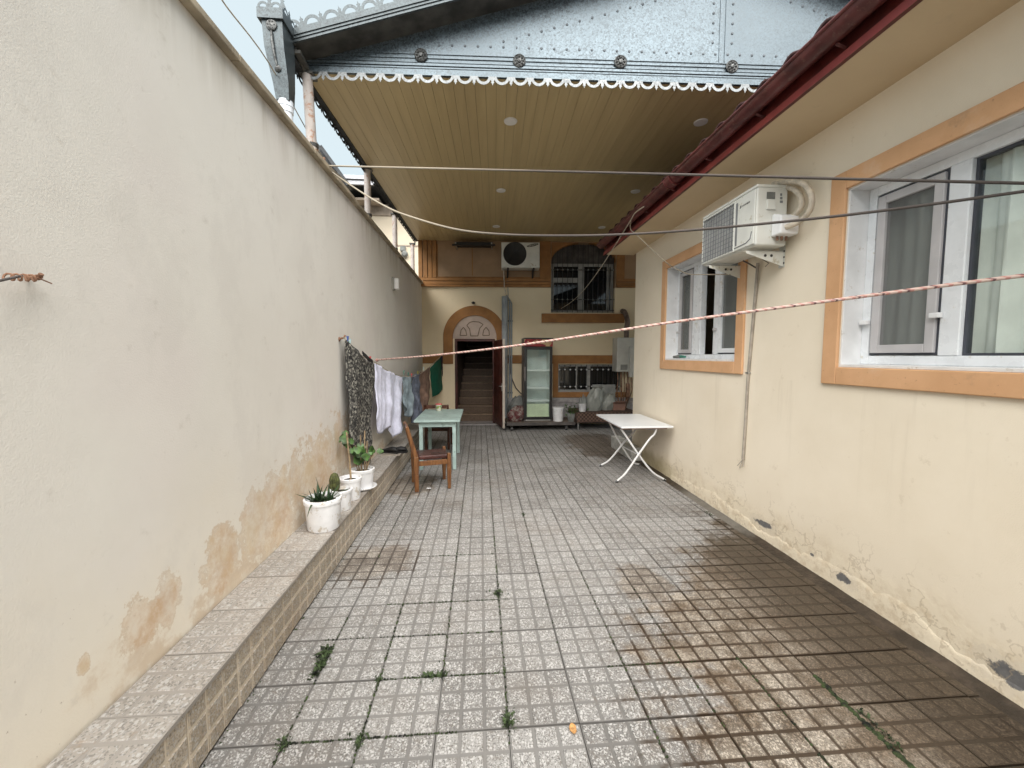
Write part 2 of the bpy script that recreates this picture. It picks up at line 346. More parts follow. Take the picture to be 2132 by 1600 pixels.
def mk_right(name, peel=True, A=(.80, .715, .575), B=(.86, .78, .645)):
    n = N(name); o = n.xyz(); y, z = o[1], o[2]
    c = n.mix(n.rng(n.noise(1.1, 5, .6), .3, .7), A, B)
    c = n.mix(n.m('MULTIPLY', n.rng(n.noise(9, 5, .7), .62, .72), .25), c, (.5, .41, .28))
    h = n.m('ADD', n.m('MULTIPLY', n.noise(150, 4, .65), .9), n.m('MULTIPLY', n.noise(4.5, 6, .62), 1.6))
    if peel:
        w = n.m('MULTIPLY', n.m('SUBTRACT', n.noise(17, 7, .75), .5), 2.6); mk = None; rim = None
        low = n.rng(n.m('ADD', z, n.m('MULTIPLY', n.m('SUBTRACT', n.noise(3, 5, .65), .5), .55)), .34, .16)
        c = n.mix(n.m('MULTIPLY', low, .6), c, n.mix(n.rng(n.noise(12, 5, .7), .45, .65), (.78, .69, .53), (.56, .45, .3)))
        ol = n.m('MULTIPLY', n.rng(n.m('ADD', z, n.m('MULTIPLY', n.noise(6, 5, .6), .3)), .42, .25), n.rng(y, 4.5, 5.1))
        c = n.mix(n.m('MULTIPLY', ol, .6), c, (.36, .3, .13))
        for px, py, ry, rz in ((1590, 1092, .1, .03), (1757, 1205, .06, .03), (2112, 1412, .1, .045), (1690, 1155, .02, .012)):
            p = at(px, py, X=2.36); b = n.blob(p.y, p.z, ry, rz, y, z, w); mk = b if mk is None else n.m('MAXIMUM', mk, b); b2 = n.blob(p.y, p.z, ry * 1.8, rz * 2., y, z, w, .95); rim = b2 if rim is None else n.m('MAXIMUM', rim, b2)
        c = n.mix(n.m('MULTIPLY', rim, .75), c, (.72, .64, .51)); c = n.mix(mk, c, n.mix(n.noise(40, 5), (.09, .09, .095), (.22, .215, .21)))
        drip = n.m('MULTIPLY', n.m('MULTIPLY', n.rng(z, .35, 1.34), n.rng(z, 1.37, 1.35)), n.rng(n.noise(1, 6, .65, n.scale(n.co, (1, 7, .5))), .52, .7)); c = n.mix(n.m('MULTIPLY', drip, .22), c, (.5, .42, .31))
        h = n.m('ADD', h, n.m('MULTIPLY', rim, -1.2))
        crack = n.m('MULTIPLY', n.rng(z, .5, .2), n.rng(n.m('ABSOLUTE', n.m('SUBTRACT', n.noise(2.6, 5, .6), .5)), .012, .003))
        c = n.mix(n.m('MULTIPLY', crack, .4), c, (.4, .32, .22))
        h = n.m('ADD', h, n.m('ADD', n.m('MULTIPLY', mk, -2.), n.m('MULTIPLY', n.m('MULTIPLY', low, n.noise(14, 6, .7)), 3)))
    return n.fin(c, .86, 0, n.bump(h, .27, .005), .3)
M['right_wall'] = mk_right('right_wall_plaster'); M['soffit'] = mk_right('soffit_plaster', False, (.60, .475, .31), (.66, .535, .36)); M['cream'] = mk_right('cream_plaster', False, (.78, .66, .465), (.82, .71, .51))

def mk_floor(name, A, B, brown, wet, chips=260., front=False, ck=1.):
    n = N(name); o = n.xyz(); x, y, z = o
    vc = n.n('ShaderNodeVertexColor', layer_name='tint').outputs[0]
    tv = n.n('ShaderNodeSeparateColor'); n.put(tv.inputs[0], vc)
    tint, top = tv.outputs[0], tv.outputs[1]
    base = n.mix(tint, A, B)
    if not front: base = n.mix(n.m('MULTIPLY', n.m('SUBTRACT', 1., top), .58 if wet else .2), base, (.115, .11, .104))
    ch = n.n('ShaderNodeSeparateColor'); n.put(ch.inputs[0], n.vor(chips)); ch2 = n.n('ShaderNodeSeparateColor'); n.put(ch2.inputs[0], n.vor(chips * .55, vec=n.scale(n.co, (1.07, .93, 1))))
    c = n.mix(n.m('MULTIPLY', n.rng(ch.outputs[0], .74, .8), n.m('MULTIPLY', top, .7 * ck)), base, (.075, .072, .07))
    c = n.mix(n.m('MULTIPLY', n.rng(ch.outputs[1], .8, .86), n.m('MULTIPLY', top, .75 * ck)), c, (.45, .445, .435))
    c = n.mix(n.m('MULTIPLY', n.rng(ch2.outputs[2], .83, .89), n.m('MULTIPLY', top, .7 * ck)), c, (.5, .495, .485))
    c = n.mix(n.m('MULTIPLY', n.rng(ch2.outputs[1], .86, .9), n.m('MULTIPLY', top, .6 * ck)), c, (.13, .115, .10))
    c = n.mix(n.m('MULTIPLY', n.rng(n.noise(1.6, 6, .65), .45, .75), .4), c, brown)
    c = n.mix(n.m('MULTIPLY', n.rng(n.noise(11, 6, .72), .6, .72), .5), c, brown)
    if front: c = n.mix(n.m('MULTIPLY', n.rng(top, .5, 0.), .9), c, (.62, .55, .45))
    rough = .72
    if wet:
        nz = n.m('MULTIPLY', n.m('SUBTRACT', n.noise(3.2, 8, .75), .5), 2.6)
        # soaked corner by the house wall: edge runs from (.8, 2.1) out to (2.0, 3.2)
        d = n.m('ADD', n.m('SUBTRACT', x, n.m('ADD', .75, n.m('MULTIPLY', n.m('MAXIMUM', n.m('SUBTRACT', y, 2.05), 0.), .85))), n.m('MULTIPLY', nz, .8))
        groove = n.m('SUBTRACT', 1., top)
        d = n.m('ADD', d, n.m('MULTIPLY', groove, .13))
        w1 = n.rng(d, -.05, .38); w1 = n.m('MULTIPLY', w1, n.rng(y, 5, 4))
        # far puddle by the step, grimy patch by the ledge, a few loose blotches
        wob = n.m('MULTIPLY', n.m('SUBTRACT', n.noise(4, 6, .7), .5), 1.6)
        p = at(1245, 925, Z=0); w2 = n.blob(p.x, p.y, .6, 1.1, x, y, n.m('SUBTRACT', wob, n.m('MULTIPLY', groove, .25)))
        p = at(775, 1170, Z=0); w3 = n.blob(p.x, p.y, .33, .3, x, y, n.m('SUBTRACT', wob, n.m('MULTIPLY', groove, .3)))
        p = at(860, 1010, Z=0); w4 = n.blob(p.x, p.y, .3, .5, x, y, n.m('SUBTRACT', wob, n.m('MULTIPLY', groove, .2)))
        p = at(1340, 1215, Z=0); w5 = n.blob(p.x, p.y, .22, .25, x, y, n.m('MULTIPLY', wob, 1.3))
        wet_ = n.m('MAXIMUM', w1, n.m('MAXIMUM', n.m('MULTIPLY', n.m('MAXIMUM', w2, w4), .8), n.m('MULTIPLY', n.m('MAXIMUM', w3, w5), .7)))
        sm = n.m('MULTIPLY', n.rng(n.m('ADD', x, n.m('MULTIPLY', nz, .12)), 1.55, 2.0), w1)
        wc = n.mix(n.m('MULTIPLY', n.rng(n.noise(4, 7, .75), .4, .62), 1.), (.46, .36, .27), (1.15, 1.05, .92))
        wc = n.mix(n.m('MULTIPLY', n.rng(x, 1.2, 1.9), .75), wc, (.4, .31, .235))
        wc = n.mix(n.m('MULTIPLY', groove, .9), wc, (.27, .185, .125))
        wc = n.mix(n.m('MULTIPLY', sm, .92), wc, (.2, .148, .105))
        c = n.mix(wet_, c, n.mix(1., c, wc, 'MULTIPLY'))
        rough = n.rng(wet_, 0., 1., .74, .3)
    return n.fin(c, rough, 0, n.bump(n.noise(260, 3), .25, .002), .4)
M['floor'] = mk_floor('paving', (.178, .172, .165), (.285, .279, .27), (.14, .114, .09), True)
M['ledge_top'] = mk_floor('ledge_top_tiles', (.28, .257, .23), (.37, .342, .31), (.27, .2, .14), False, 170, False, .65)
M['ledge_front'] = mk_floor('ledge_front_tiles', (.33, .28, .215), (.43, .37, .295), (.27, .19, .12), False, 230, True, .7)
n = N('mortar'); M['mortar'] = n.fin(n.mix(n.rng(n.noise(3, 6, .7), .35, .7), (.028, .024, .018), (.075, .06, .045)), .9, 0, n.bump(n.noise(60, 4), .6, .006))
n = N('mortar_strip'); yy = n.xyz()[1]; nz_ = n.m('MULTIPLY', n.m('SUBTRACT', n.noise(4, 5, .7), .5), .8)
f_ = n.m('MULTIPLY', n.rng(n.m('ADD', yy, nz_), 3.15, 3.5), n.rng(n.m('ADD', yy, nz_), 4.6, 4.2))
M['mortar_strip'] = n.fin(n.mix(f_, n.mix(n.rng(n.noise(6, 6, .7), .4, .7), (.03, .022, .015), (.075, .055, .04)), n.mix(n.noise(9, 5), (.1, .09, .075), (.2, .185, .16))), n.rng(f_, 0., 1., .5, .9), 0, n.bump(n.noise(20, 6, .7), .8, .01))
n = N('mortar_pale'); M['mortar_pale'] = n.fin(n.mix(n.rng(n.noise(6, 6, .7), .3, .7), (.2, .17, .13), (.4, .36, .3)), .9)

def mk_zinc(name, base, metal, dark=None):
    n = N(name); k = n.n('ShaderNodeSeparateColor'); n.put(k.inputs[0], n.vor(75)); k2 = n.n('ShaderNodeSeparateColor'); n.put(k2.inputs[0], n.vor(160))
    f = n.m('ADD', n.m('MULTIPLY', k.outputs[0], .6), n.m('MULTIPLY', k2.outputs[1], .4))
    c = n.mix(f, tuple(b * .16 for b in base), tuple(min(1, b * 1.75) for b in base))
    wn = n.n('ShaderNodeTexWhiteNoise', noise_dimensions='1D'); n.put(wn.inputs['W'], n.m('FLOOR', n.m('DIVIDE', n.m('ADD', n.xyz()[0], 1.53), 1.88)))
    c = n.mix(n.m('MULTIPLY', wn.outputs[0], .45), c, tuple(b * .7 for b in base))
    c = n.mix(n.m('MULTIPLY', n.rng(n.noise(1.2, 4), .4, .7), .35), c, tuple(b * .6 for b in base))
    return n.fin(c, n.rng(f, 0., 1., .3, .55), metal)
M['zinc'] = mk_zinc('spangled_zinc', (.15, .188, .215), .55); M['zinc_dark'] = mk_zinc('weathered_zinc', (.085, .105, .115), .45)
M['zinc_pale'] = mk_zinc('pale_zinc', (.3, .325, .34), .15); M['zinc_under'] = plain('zinc_under', (.085, .085, .08), .6, .2, var=.3)
M['rosette'] = plain('rosette', (.12, .125, .125), .5, .5, var=.5, vs=60)
M['rivet'] = plain('rivet', (.12, .14, .16), .6)
def mk_ceiling():
    n = N('ceiling_planks'); o = n.xyz(); idx = n.m('FLOOR', n.m('DIVIDE', o[0], .1)); wn = n.n('ShaderNodeTexWhiteNoise', noise_dimensions='1D'); n.put(wn.inputs['W'], idx)
    c = n.mix(wn.outputs[0], (.50, .395, .21), (.54, .43, .23))
    c = n.mix(n.m('MULTIPLY', n.rng(n.noise(2, 5, .6, n.scale(n.co, (6, .4, 1))), .4, .7), .3), c, (.34, .25, .13))
    return n.fin(c, .45)
M['ceiling'] = mk_ceiling()
def mk_rope():
    n = N('striped_rope'); t = n.n('ShaderNodeAttribute', attribute_name='len').outputs['Fac']
    a = n.m('FRACT', n.m('MULTIPLY', t, 11.)); b = n.m('FRACT', n.m('MULTIPLY', t, 23.3))
    c = n.mix(n.rng(n.m('ABSOLUTE', n.m('SUBTRACT', b, .5)), .3, .34), (.56, .43, .38), (.46, .24, .21))
    c = n.mix(n.rng(n.m('ABSOLUTE', n.m('SUBTRACT', a, .5)), .07, .04), c, (.14, .07, .075))
    return n.fin(c, .8, 0, n.bump(n.noise(300, 2), .4, .003))
M['rope'] = mk_rope()
def mk_rug():
    n = N('rug_pattern'); v = n.scale(n.co, (1, 1, .8)); k = n.n('ShaderNodeSeparateColor'); n.put(k.inputs[0], n.vor(64, vec=v)); f = n.noise(46, 3, .6, v)
    c = n.mix(n.rng(f, .46, .56), (.022, .021, .021), (.12, .115, .105))
    c = n.mix(n.rng(k.outputs[0], .74, .8), c, (.34, .33, .29)); c = n.mix(n.rng(k.outputs[1], .8, .86), c, (.015, .015, .016))
    return n.fin(c, .95, 0, n.bump(n.noise(200, 2), .5, .004))
M['rug'] = mk_rug()
def mk_pattern(name, a, b, c3, sc):
    n = N(name); k = n.n('ShaderNodeSeparateColor'); n.put(k.inputs[0], n.vor(sc)); c = n.mix(n.rng(k.outputs[0], .45, .55), a, b)
    c = n.mix(n.rng(k.outputs[1], .7, .76), c, c3); return n.fin(c, .7)
M['red_pattern'] = mk_pattern('red_pattern', (.1, .02, .022), (.15, .09, .08), (.24, .2, .18), 30)
M['header_print'] = mk_pattern('header_print', (.22, .02, .035), (.3, .03, .03), (.5, .36, .2), 14)
M['cup_label'] = mk_pattern('cup_label', (.55, .55, .4), (.62, .6, .52), (.25, .33, .08), 40)
def mk_check():
    n = N('checked_cloth'); v = n.n('ShaderNodeTexChecker'); n.put(v.inputs['Vector'], n.scale(n.co, (1, 0.9, 1))); v.inputs['Scale'].default_value = 26
    v.inputs['Color1'].default_value = (.03, .016, .012, 1); v.inputs['Color2'].default_value = (.14, .085, .062, 1); return n.fin(v.outputs[0], .85)
M['checked'] = mk_check()
def mk_glass(name, tint, refl=1.):
    n = N(name); tr = n.n('ShaderNodeBsdfTransparent'); tr.inputs[0].default_value = (*tint, 1); gl = n.n('ShaderNodeBsdfGlossy'); gl.inputs['Roughness'].default_value = .02
    lw = n.n('ShaderNodeLayerWeight'); lw.inputs[0].default_value = .5; mx = n.n('ShaderNodeMixShader')
    n.put(mx.inputs[0], n.m('MINIMUM', n.m('MULTIPLY', n.m('ADD', .04, n.m('MULTIPLY', n.m('POWER', lw.outputs['Facing'], 5.), .96)), 1.25 * refl), 1.)); n.put(mx.inputs[1], tr.outputs[0]); n.put(mx.inputs[2], gl.outputs[0]); n.put(n.out.inputs[0], mx.outputs[0]); return n.mat
M['glass'] = mk_glass('window_glass', (.92, .945, .93), .8); M['fridge_glass'] = mk_glass('fridge_glass', (.92, .96, .95), .8)
def mk_screen():
    n = N('insect_screen'); tr = n.n('ShaderNodeBsdfTransparent'); df = n.n('ShaderNodeBsdfDiffuse'); df.inputs[0].default_value = (.2, .205, .205, 1); mx = n.n('ShaderNodeMixShader'); mx.inputs[0].default_value = .34
    n.put(mx.inputs[1], tr.outputs[0]); n.put(mx.inputs[2], df.outputs[0]); n.put(n.out.inputs[0], mx.outputs[0]); return n.mat
M['screen'] = mk_screen()
n = N('dark_glass'); M['dark_glass'] = n.fin((.012, .013, .014), .04, 0, None, .6)

# ================================================================== GROUND
XJ, YJ, T = .112, 1.5866, .3
LX = lambda y: -1.335 + .0055 * y                         # left wall face
def tiles(name, fr, a0, a1, b0, b1, ja, jb, mat, parent=None, pitch=T, jit=.0012, low=None, gap=.005, depth=.0042, cells=3, dead=None):
    v, f, c = [], [], []
    def quad(pts, col):
        o = len(v); v.extend(pts); f.append((o, o + 1, o + 2, o + 3)); c.extend([col] * 4)
    i0, i1 = math.floor((a0 - ja) / pitch), math.ceil((a1 - ja) / pitch); k0, k1 = math.floor((b0 - jb) / pitch), math.ceil((b1 - jb) / pitch)
    rnd = random.Random(3)
    for i in range(i0, i1):
        for k in range(k0, k1):
            ta = ja + i * pitch; tb = jb + k * pitch
            g1, g2, g3, g4 = [rnd.uniform(.15, .5) * gap for _ in range(2)] + [rnd.uniform(.35, 1.25) * gap for _ in range(2)]
            A0, A1 = max(ta, a0) + g1, min(ta + pitch, a1) - g2; B0, B1 = max(tb, b0) + g3, min(tb + pitch, b1) - g4
            if A1 - A0 < .02 or B1 - B0 < .02: continue
            if dead and dead((A0 + A1) / 2, (B0 + B1) / 2): continue
            t = rnd.random(); dz = rnd.uniform(-jit, jit); sx, sy = rnd.uniform(-jit, jit) * 3, rnd.uniform(-jit, jit) * 3
            H = lambda a, b: dz + sx * (a - ta - .15) + sy * (b - tb - .15)
            D = depth * (low(ta + .15, tb + .15) if low else 1)
            q = lambda a, b, h: fr(a, b, H(a, b) + h)
            col0 = (t, 0, 0, 1); col1 = (t, 1, 0, 1)
            quad([q(A0, B0, -depth), q(A1, B0, -depth), q(A1, B1, -depth), q(A0, B1, -depth)], col0)
            for (p0, p1) in (((A0, B0), (A1, B0)), ((A1, B0), (A1, B1)), ((A1, B1), (A0, B1)), ((A0, B1), (A0, B0))):
                quad([q(*p0, -.02), q(*p1, -.02), q(*p1, -depth), q(*p0, -depth)], col0)
            cp = pitch / cells
            for ci in range(cells):
                for ck in range(cells):
                    g, gb, s = .0054 * 3 / cells, .0074 * 3 / cells, .0035
                    x0, x1 = max(ta + ci * cp + g, A0 + .002), min(ta + (ci + 1) * cp - g, A1 - .002); y0, y1 = max(tb + ck * cp + gb, B0 + .002), min(tb + (ck + 1) * cp - gb, B1 - .002)
                    if x1 - x0 < .02 or y1 - y0 < .02: continue
                    j = rnd.uniform(-.0006, .0006); tp = -depth + D + j; tt = min(1, max(0, t + rnd.uniform(-.15, .15))); c1 = (tt, 1, 0, 1)
                    o = len(v)
                    v.extend([q(x0, y0, -depth - .001), q(x1, y0, -depth - .001), q(x1, y1, -depth - .001), q(x0, y1, -depth - .001), q(x0 + s, y0 + s, tp), q(x1 - s, y0 + s, tp), q(x1 - s, y1 - s, tp), q(x0 + s, y1 - s, tp)])
                    c.extend([(tt, .35, 0, 1)] * 4 + [c1] * 4)
                    f.extend([(o + 4, o + 5, o + 6, o + 7), (o, o + 1, o + 5, o + 4), (o + 1, o + 2, o + 6, o + 5), (o + 2, o + 3, o + 7, o + 6), (o + 3, o, o + 4, o + 7)])
    me = bpy.data.meshes.new(name); me.from_pydata([tuple(q) for q in v], [], f); me.update()
    at_ = me.color_attributes.new('tint', 'FLOAT_COLOR', 'POINT'); at_.data.foreach_set('color', [k for q in c for k in q])
    bm = bmesh.new(); bm.from_mesh(me); bm.to_mesh(me); bm.free()
    me.materials.append(mat); o = bpy.data.objects.new(name, me); COL.objects.link(o)
    if parent: adopt(o, parent)
    return o
tag(MB().box(-40, 40, -40, 60, -.3, -.014).build('ground', M['mortar']), kind='structure')
low = lambda x, y: .3 if x > 1.95 and y < 3.5 else (.55 if x > 1.6 and y < 3.2 else 1)
tag(tiles('courtyard_paving', lambda a, b, h: (a, b, h), -1.06, 2.27, -1.4, 9.3, XJ, YJ, M['floor'], low=low), kind='structure')
tag(tiles('passage_paving', lambda a, b, h: (a, b, h), 2.27, 4.3, 6.2, 9.2, XJ, YJ, M['floor']), kind='structure')
mb = MB()                                                  # uneven mortar fillet along the foot of the house
rr = random.Random(5); prof = []
for i in range(61):
    y = -1.4 + i * .125; prof.append((y, 2.225 + .045 * math.sin(y * 2.1) + rr.uniform(-.02, .02)))
mb.grid(lambda u, v: ((lambda p: (p[1] + (2.365 - p[1]) * v, p[0], -.013 + .03 * v ** 1.5 + rr.uniform(-.002, .003)))(prof[round(u * 60)])), 60, 5)
tag(mb.build('mortar_strip', M['mortar_strip'], smooth=True), kind='structure')

# moss in the open joints
mb = MB(); rm = random.Random(11)
def moss(x0, y0, x1, y1, n, w=.006, h=.006):
    for _ in range(n):
        u = rm.random(); x, y = x0 + (x1 - x0) * u + rm.gauss(0, w * .5), y0 + (y1 - y0) * u + rm.gauss(0, w * .5); r = rm.uniform(.5, 1.2) * w
        mb.lathe((x, y, -.008), [(r * 1.1, 0), (r, h * .8), (r * .5, h * 1.4), (0, h * 1.6)], 6)
jx = lambda c: XJ + c * T
jy = lambda r_: YJ + r_ * T
for c, a, b, n_ in ((0, 1.5, 3.4, 150), (-1, 1.9, 3.3, 60), (-2, 1.4, 2.5, 130), (-3, 1.4, 2.4, 70), (1, 2, 4, 40), (2, 1.4, 3.0, 70), (3, 1.3, 2.6, 40), (-1, 3, 6, 60), (0, 3.4, 7, 90), (-3, 3, 5, 60), (4, 1.3, 1.9, 60)):
    moss(jx(c), a, jx(c), b, n_, .005)
for r_, a, b, n_ in ((1, -.5, .12, 90), (0, -.8, -.1, 120), (2, -.9, .1, 40), (3, -.6, .2, 60), (1, .6, 1.1, 30), (5, -.4, .1, 40)):
    moss(a, jy(r_), b, jy(r_), n_, .005)
moss(jx(5) + .004, 1.2, jx(5) - .004, 1.75, 160, .011, .009); moss(-1.045, 1.3, -1.045, 6, 160, .007)
tag(mb.build('moss', M['moss'], smooth=True), kind='stuff')
def weed(px, py, r, n_, label, hgt=.035, seed=1, dirv=(0, 0)):
    p = at(px, py, Z=0); g = random.Random(seed); mb = MB()
    for _ in range(int(n_ * 1.6)):
        a = g.uniform(0, 6.28); d = (.8 if g.random() < .8 else 1.9) * abs(g.gauss(0, .5)) * r; c = Vector((p.x + math.cos(a) * d + dirv[0] * g.uniform(-1, 1), p.y + math.sin(a) * d + dirv[1] * g.uniform(-1, 1), -.004))
        b = g.uniform(0, 6.28); L = g.uniform(.3, .85) * hgt * (1.5 if g.random() < .15 else 1); dx = Vector((math.cos(b), math.sin(b), 0)); w = Vector((-dx.y, dx.x, 0)) * L * g.choice((.07, .1, .2)); tilt = g.uniform(.3, 1.1)
        m1 = c + dx * L * .5 * tilt + Vector((0, 0, L * .5)); e = c + dx * L * tilt + Vector((0, 0, L * (.85 - .4 * tilt)))
        mb.add([c, m1 - w, e, m1 + w], [(0, 1, 2, 3)])
    return tag(mb.build('weed_tuft', M['weed']), label, 'weed', 'weeds growing in the paving joints')
weed(672, 1378, .022, 150, 'largest feathery green weed in the joint near the ledge', .05, 1, (.006, .1))
weed(905, 1408, .035, 110, 'long flat weed mat along a cross joint, beside a tile corner', .03, 2, (.055, .005))
weed(1057, 1503, .028, 90, 'dark bushy weed at the joint crossing nearest the camera centre', .038, 3, (.005, .03))
weed(1036, 1237, .03, 70, 'green weed on the middle joint where four tiles meet, halfway up the near paving', .036, 4, (.005, .03))
weed(748, 1545, .024, 70, 'small weed at the joint crossing nearest the bottom edge', .03, 5, (.005, .025))
weed(590, 1552, .024, 60, 'pale small weed at the joint crossing closest to the tiled ledge', .03, 6, (.01, .02))
weed(790, 1415, .022, 50, 'tiny weed where a joint with the long flat weed mat starts', .026, 7, (.005, .012))
weed(1832, 1520, .012, 90, 'line of dark weeds in the soaked brown paving', .026, 8, (.004, .1))
weed(1475, 1070, .03, 40, 'small bright weed at the mortar strip by the house wall', .03, 9, (.01, .05))
weed(1090, 1072, .025, 40, 'little weed in the far joint past the feathery tufts', .03, 10, (.002, .03))
p = at(1193, 1522, Z=0); mb = MB()
mb.grid(lambda u, v: (p.x + (u - .5) * .028, p.y + (v - .5) * .05 * (1 - (2 * u - 1) ** 2 * .7), .004 + .008 * (2 * v - 1) ** 2), 6, 6)
tag(mb.build('dry_leaf', M['dry_leaf'], smooth=True, solid=.001), 'dry orange leaf lying on the pale paving', 'leaf')
p = at(893, 1018, Z=0); mb = MB(); mb.grid(lambda u, v: (p.x + (u - .5) * .05, p.y + (v - .5) * .03, .003 + .006 * math.sin(7 * u + 3 * v) ** 2), 6, 4)
tag(mb.build('paper_scrap', M['white_paint'], solid=.001), 'crumpled white scrap on the paving under the brown chair', 'scrap')

# ================================================================== LEFT: LEDGE AND BOUNDARY WALL
EX = -1.05
led = thing('tiled_ledge', (-1.18, 3.5, 0), 'low tiled ledge running along the foot of the pale boundary wall', 'ledge')
mb = MB(); mb.box(-1.36, EX - .012, -1.4, 9.2, 0, .284); mb.build('mortar_core', M['mortar_pale'], led)
tiles('top_tiling', lambda a, b, h: (a, b, .3 + h), -1.32, EX + .012, -1.4, 9.19, EX + .012 - .3, 1.72, M['ledge_top'], led, depth=.004, jit=.002, low=lambda a, b: .8)
tiles('front_tiling', lambda a, b, h: (EX + h, a, b), -1.4, 9.19, .002, .288, 1.76, -.012, M['ledge_front'], led, depth=.006, jit=.002, gap=.006)
wl = thing('boundary_wall', (-1.43, 3.5, 0), 'tall pale plastered wall with brown damp stains along its foot', 'wall')
mb = MB()
fr = lambda s, n_, z: (LX(s) - n_, s, z)
NY = 60
mb.box(-6, 9.3, 0, .12, .02, 3.11, fr)
mb.box(-1.35, 5.2, -6.2, -6.0, .02, 3.11)                  # unseen return behind the camera, added for reflections and to block some light
mb.build('wall', M['left_wall'], wl)
mb = MB(); rr = random.Random(9)
for i in range(31):
    y0 = -6 + i * .494; mb.box(y0, y0 + .491, -.045 + rr.uniform(-.003, .003), .125, 3.112, 3.15 + rr.uniform(-.002, .003), fr)
mb.build('coping', M['coping'], wl, bevel=.006)
# wall lamp
lp = at(817, 592, X=LX(6.26)); L_ = thing('wall_lamp', lp, 'small white lamp high on the boundary wall', 'lamp')
mb = MB(); mb.box(lp.x - .0, lp.x + .03, lp.y - .06, lp.y + .06, lp.z - .09, lp.z + .1); mb.build('back_plate', M['lamp_grey'], L_, bevel=.005)
mb = MB(); mb.box(lp.x + .03, lp.x + .1, lp.y - .05, lp.y + .05, lp.z - .08, lp.z + .085); mb.build('lamp_shade', M['lamp_white'], L_, bevel=.02, seg=3)
# hook and wire, near left
hk = at(85, 580, X=LX(1.33) + .045)
o = thing('wall_hook', hk, 'rusty hook with knotted wire ends on the pale wall', 'hook')
mb = MB(); mb.tube([(LX(hk.y) - .01, hk.y + .005, hk.z + .004), (hk.x - .005, hk.y, hk.z), (hk.x + .006, hk.y - .004, hk.z + .012)], .006, 8); mb.build('shank', M['rust'], o, True)
mb = MB(); q = []
for i in range(40):
    a = i * .75; q.append((hk.x - .004 + math.cos(a) * .009, hk.y - i * .0022, hk.z + math.sin(a) * .009 - i * .0003))
mb.tube(q, .0028, 6); mb.tube([(hk.x, hk.y - .01, hk.z), (hk.x + .01, hk.y + .02, hk.z - .012)], .002, 5); mb.build('wire_knot', M['rust'], o, True)
mb = MB(); e = at(-120, 612, X=-1.19)
mb.tube([(hk.x, hk.y - .05, hk.z - .002), e, e + (e - Vector(hk)) * 3], .0036, 7)
tag(mb.build('tie_wire', M['wire'], smooth=True), 'dark wire pulled from the rusty hook on the pale wall', 'wire')

# ================================================================== RIGHT HOUSE
HX, HY = 2.36, 6.12
ho = thing('cream_house', (4, 3, 0), 'single storey cream house with tan window surrounds and a red gutter', 'house')
SZ = 3.1
BW = (at(2132, 500, X=HX).y - 1.25, 2.515, 1.472, 2.615)   # big window opening: Y0, Y1, z0, z1
SW = (3.60, 5.055, 1.492, 2.64)
hf = lambda s, n_, z: (HX + n_, s, z)                      # s along Y, n into the house
mb = MB(); grid_wall(mb, hf, -6, HY, -.02, SZ, 0, .3, [BW, SW])
mb.box(HX + .3, 7.5, HY - .3, HY, -.02, SZ); mb.build('wall', M['right_wall'], ho)
mb = MB(); rr = random.Random(31); K_ = 220                # lumpy patched render along the foot of the wall
hh = [.12 + .035 * math.sin(i * .11) + .02 * math.sin(i * .37 + 1) for i in range(K_ + 1)]
for i in range(1, K_ + 1): hh[i] = hh[i] * .5 + (hh[i - 1] + rr.uniform(-.035, .035)) * .5
pr = [[rr.uniform(.4, 1) for _ in range(9)] for _ in range(K_ + 1)]
mb.grid(lambda u, v: (HX + .0005 - (.008 if v < .99 else .0) * (1 - .55 * v ** 2) * (.55 + .45 * pr[round(u * K_)][round(v * 8)]), -1.4 + u * 6.2, .001 + hh[round(u * K_)] * v), K_, 8)
mb.build('render_foot', M['right_wall'], ho, smooth=True)
mb = MB(); mb.box(2.9, 7.5, -6, HY - .3, -.02, .0); mb.box(7.2, 7.5, -6, HY - .3, 0, SZ); mb.box(HX + .3, 7.2, -6, HY - .3, SZ - .1, SZ - .02); mb.box(HX + .3, 7.2, -6, -5.8, 0, SZ - .1)
mb.box(4.6, 4.7, -5.8, HY - .3, 0, SZ - .1)
mb.build('interior', M['room'], ho)
# soffit, fascia, gutter, roof
SX = 1.93
mb = MB(); mb.box(SX, HX + .005, -6, HY + .12, SZ - .005, SZ + .02); mb.build('soffit', M['soffit'], ho)
mb = MB(); mb.box(SX - .03, SX - .001, -6, HY + .14, SZ - .012, SZ + .035); mb.box(SX - .012, SX - .002, -6, HY + .14, SZ + .035, SZ + .2)
fa_ = mb.build('fascia', M['red_dark'], ho, bevel=.004)
mb = MB(); mb.box(SX - .034, SX - .0305, -6, HY + .14, SZ - .014, SZ + .03); mb.build('drip_lip', M['red_lip'], fa_)
GX, GZ, GR = 1.845, SZ + .135, .062
mb = MB(); n_ = 14; vs = []
A = [(GX + GR * math.cos(w), GZ + GR * math.sin(w)) for w in [math.pi + math.pi * i / n_ for i in range(n_ + 1)]]
B = [(GX + (GR - .004) * math.cos(w), GZ + (GR - .004) * math.sin(w)) for w in [math.pi + math.pi * i / n_ for i in range(n_ + 1)]]
mb.strip(A, B, lambda a, b, d: (a, d, b), -6, HY + .1)
mb.tube([(GX - GR, -6, GZ), (GX - GR, HY + .1, GZ)], .011, 8)
mb.prism(A, lambda a, b, d: (a, d, b), HY + .09, HY + .1)
gut = mb.build('gutter', M['red_metal'], ho, smooth=True)
gy = at(1388, 375, X=GX - GR).y
mb = MB(); A2 = [(GX + (GR + .008) * math.cos(w), GZ + (GR + .008) * math.sin(w)) for w in [math.pi + math.pi * i / n_ for i in range(n_ + 1)]]
mb.strip(A2, A, lambda a, b, d: (a, d, b), gy - .06, gy + .06)
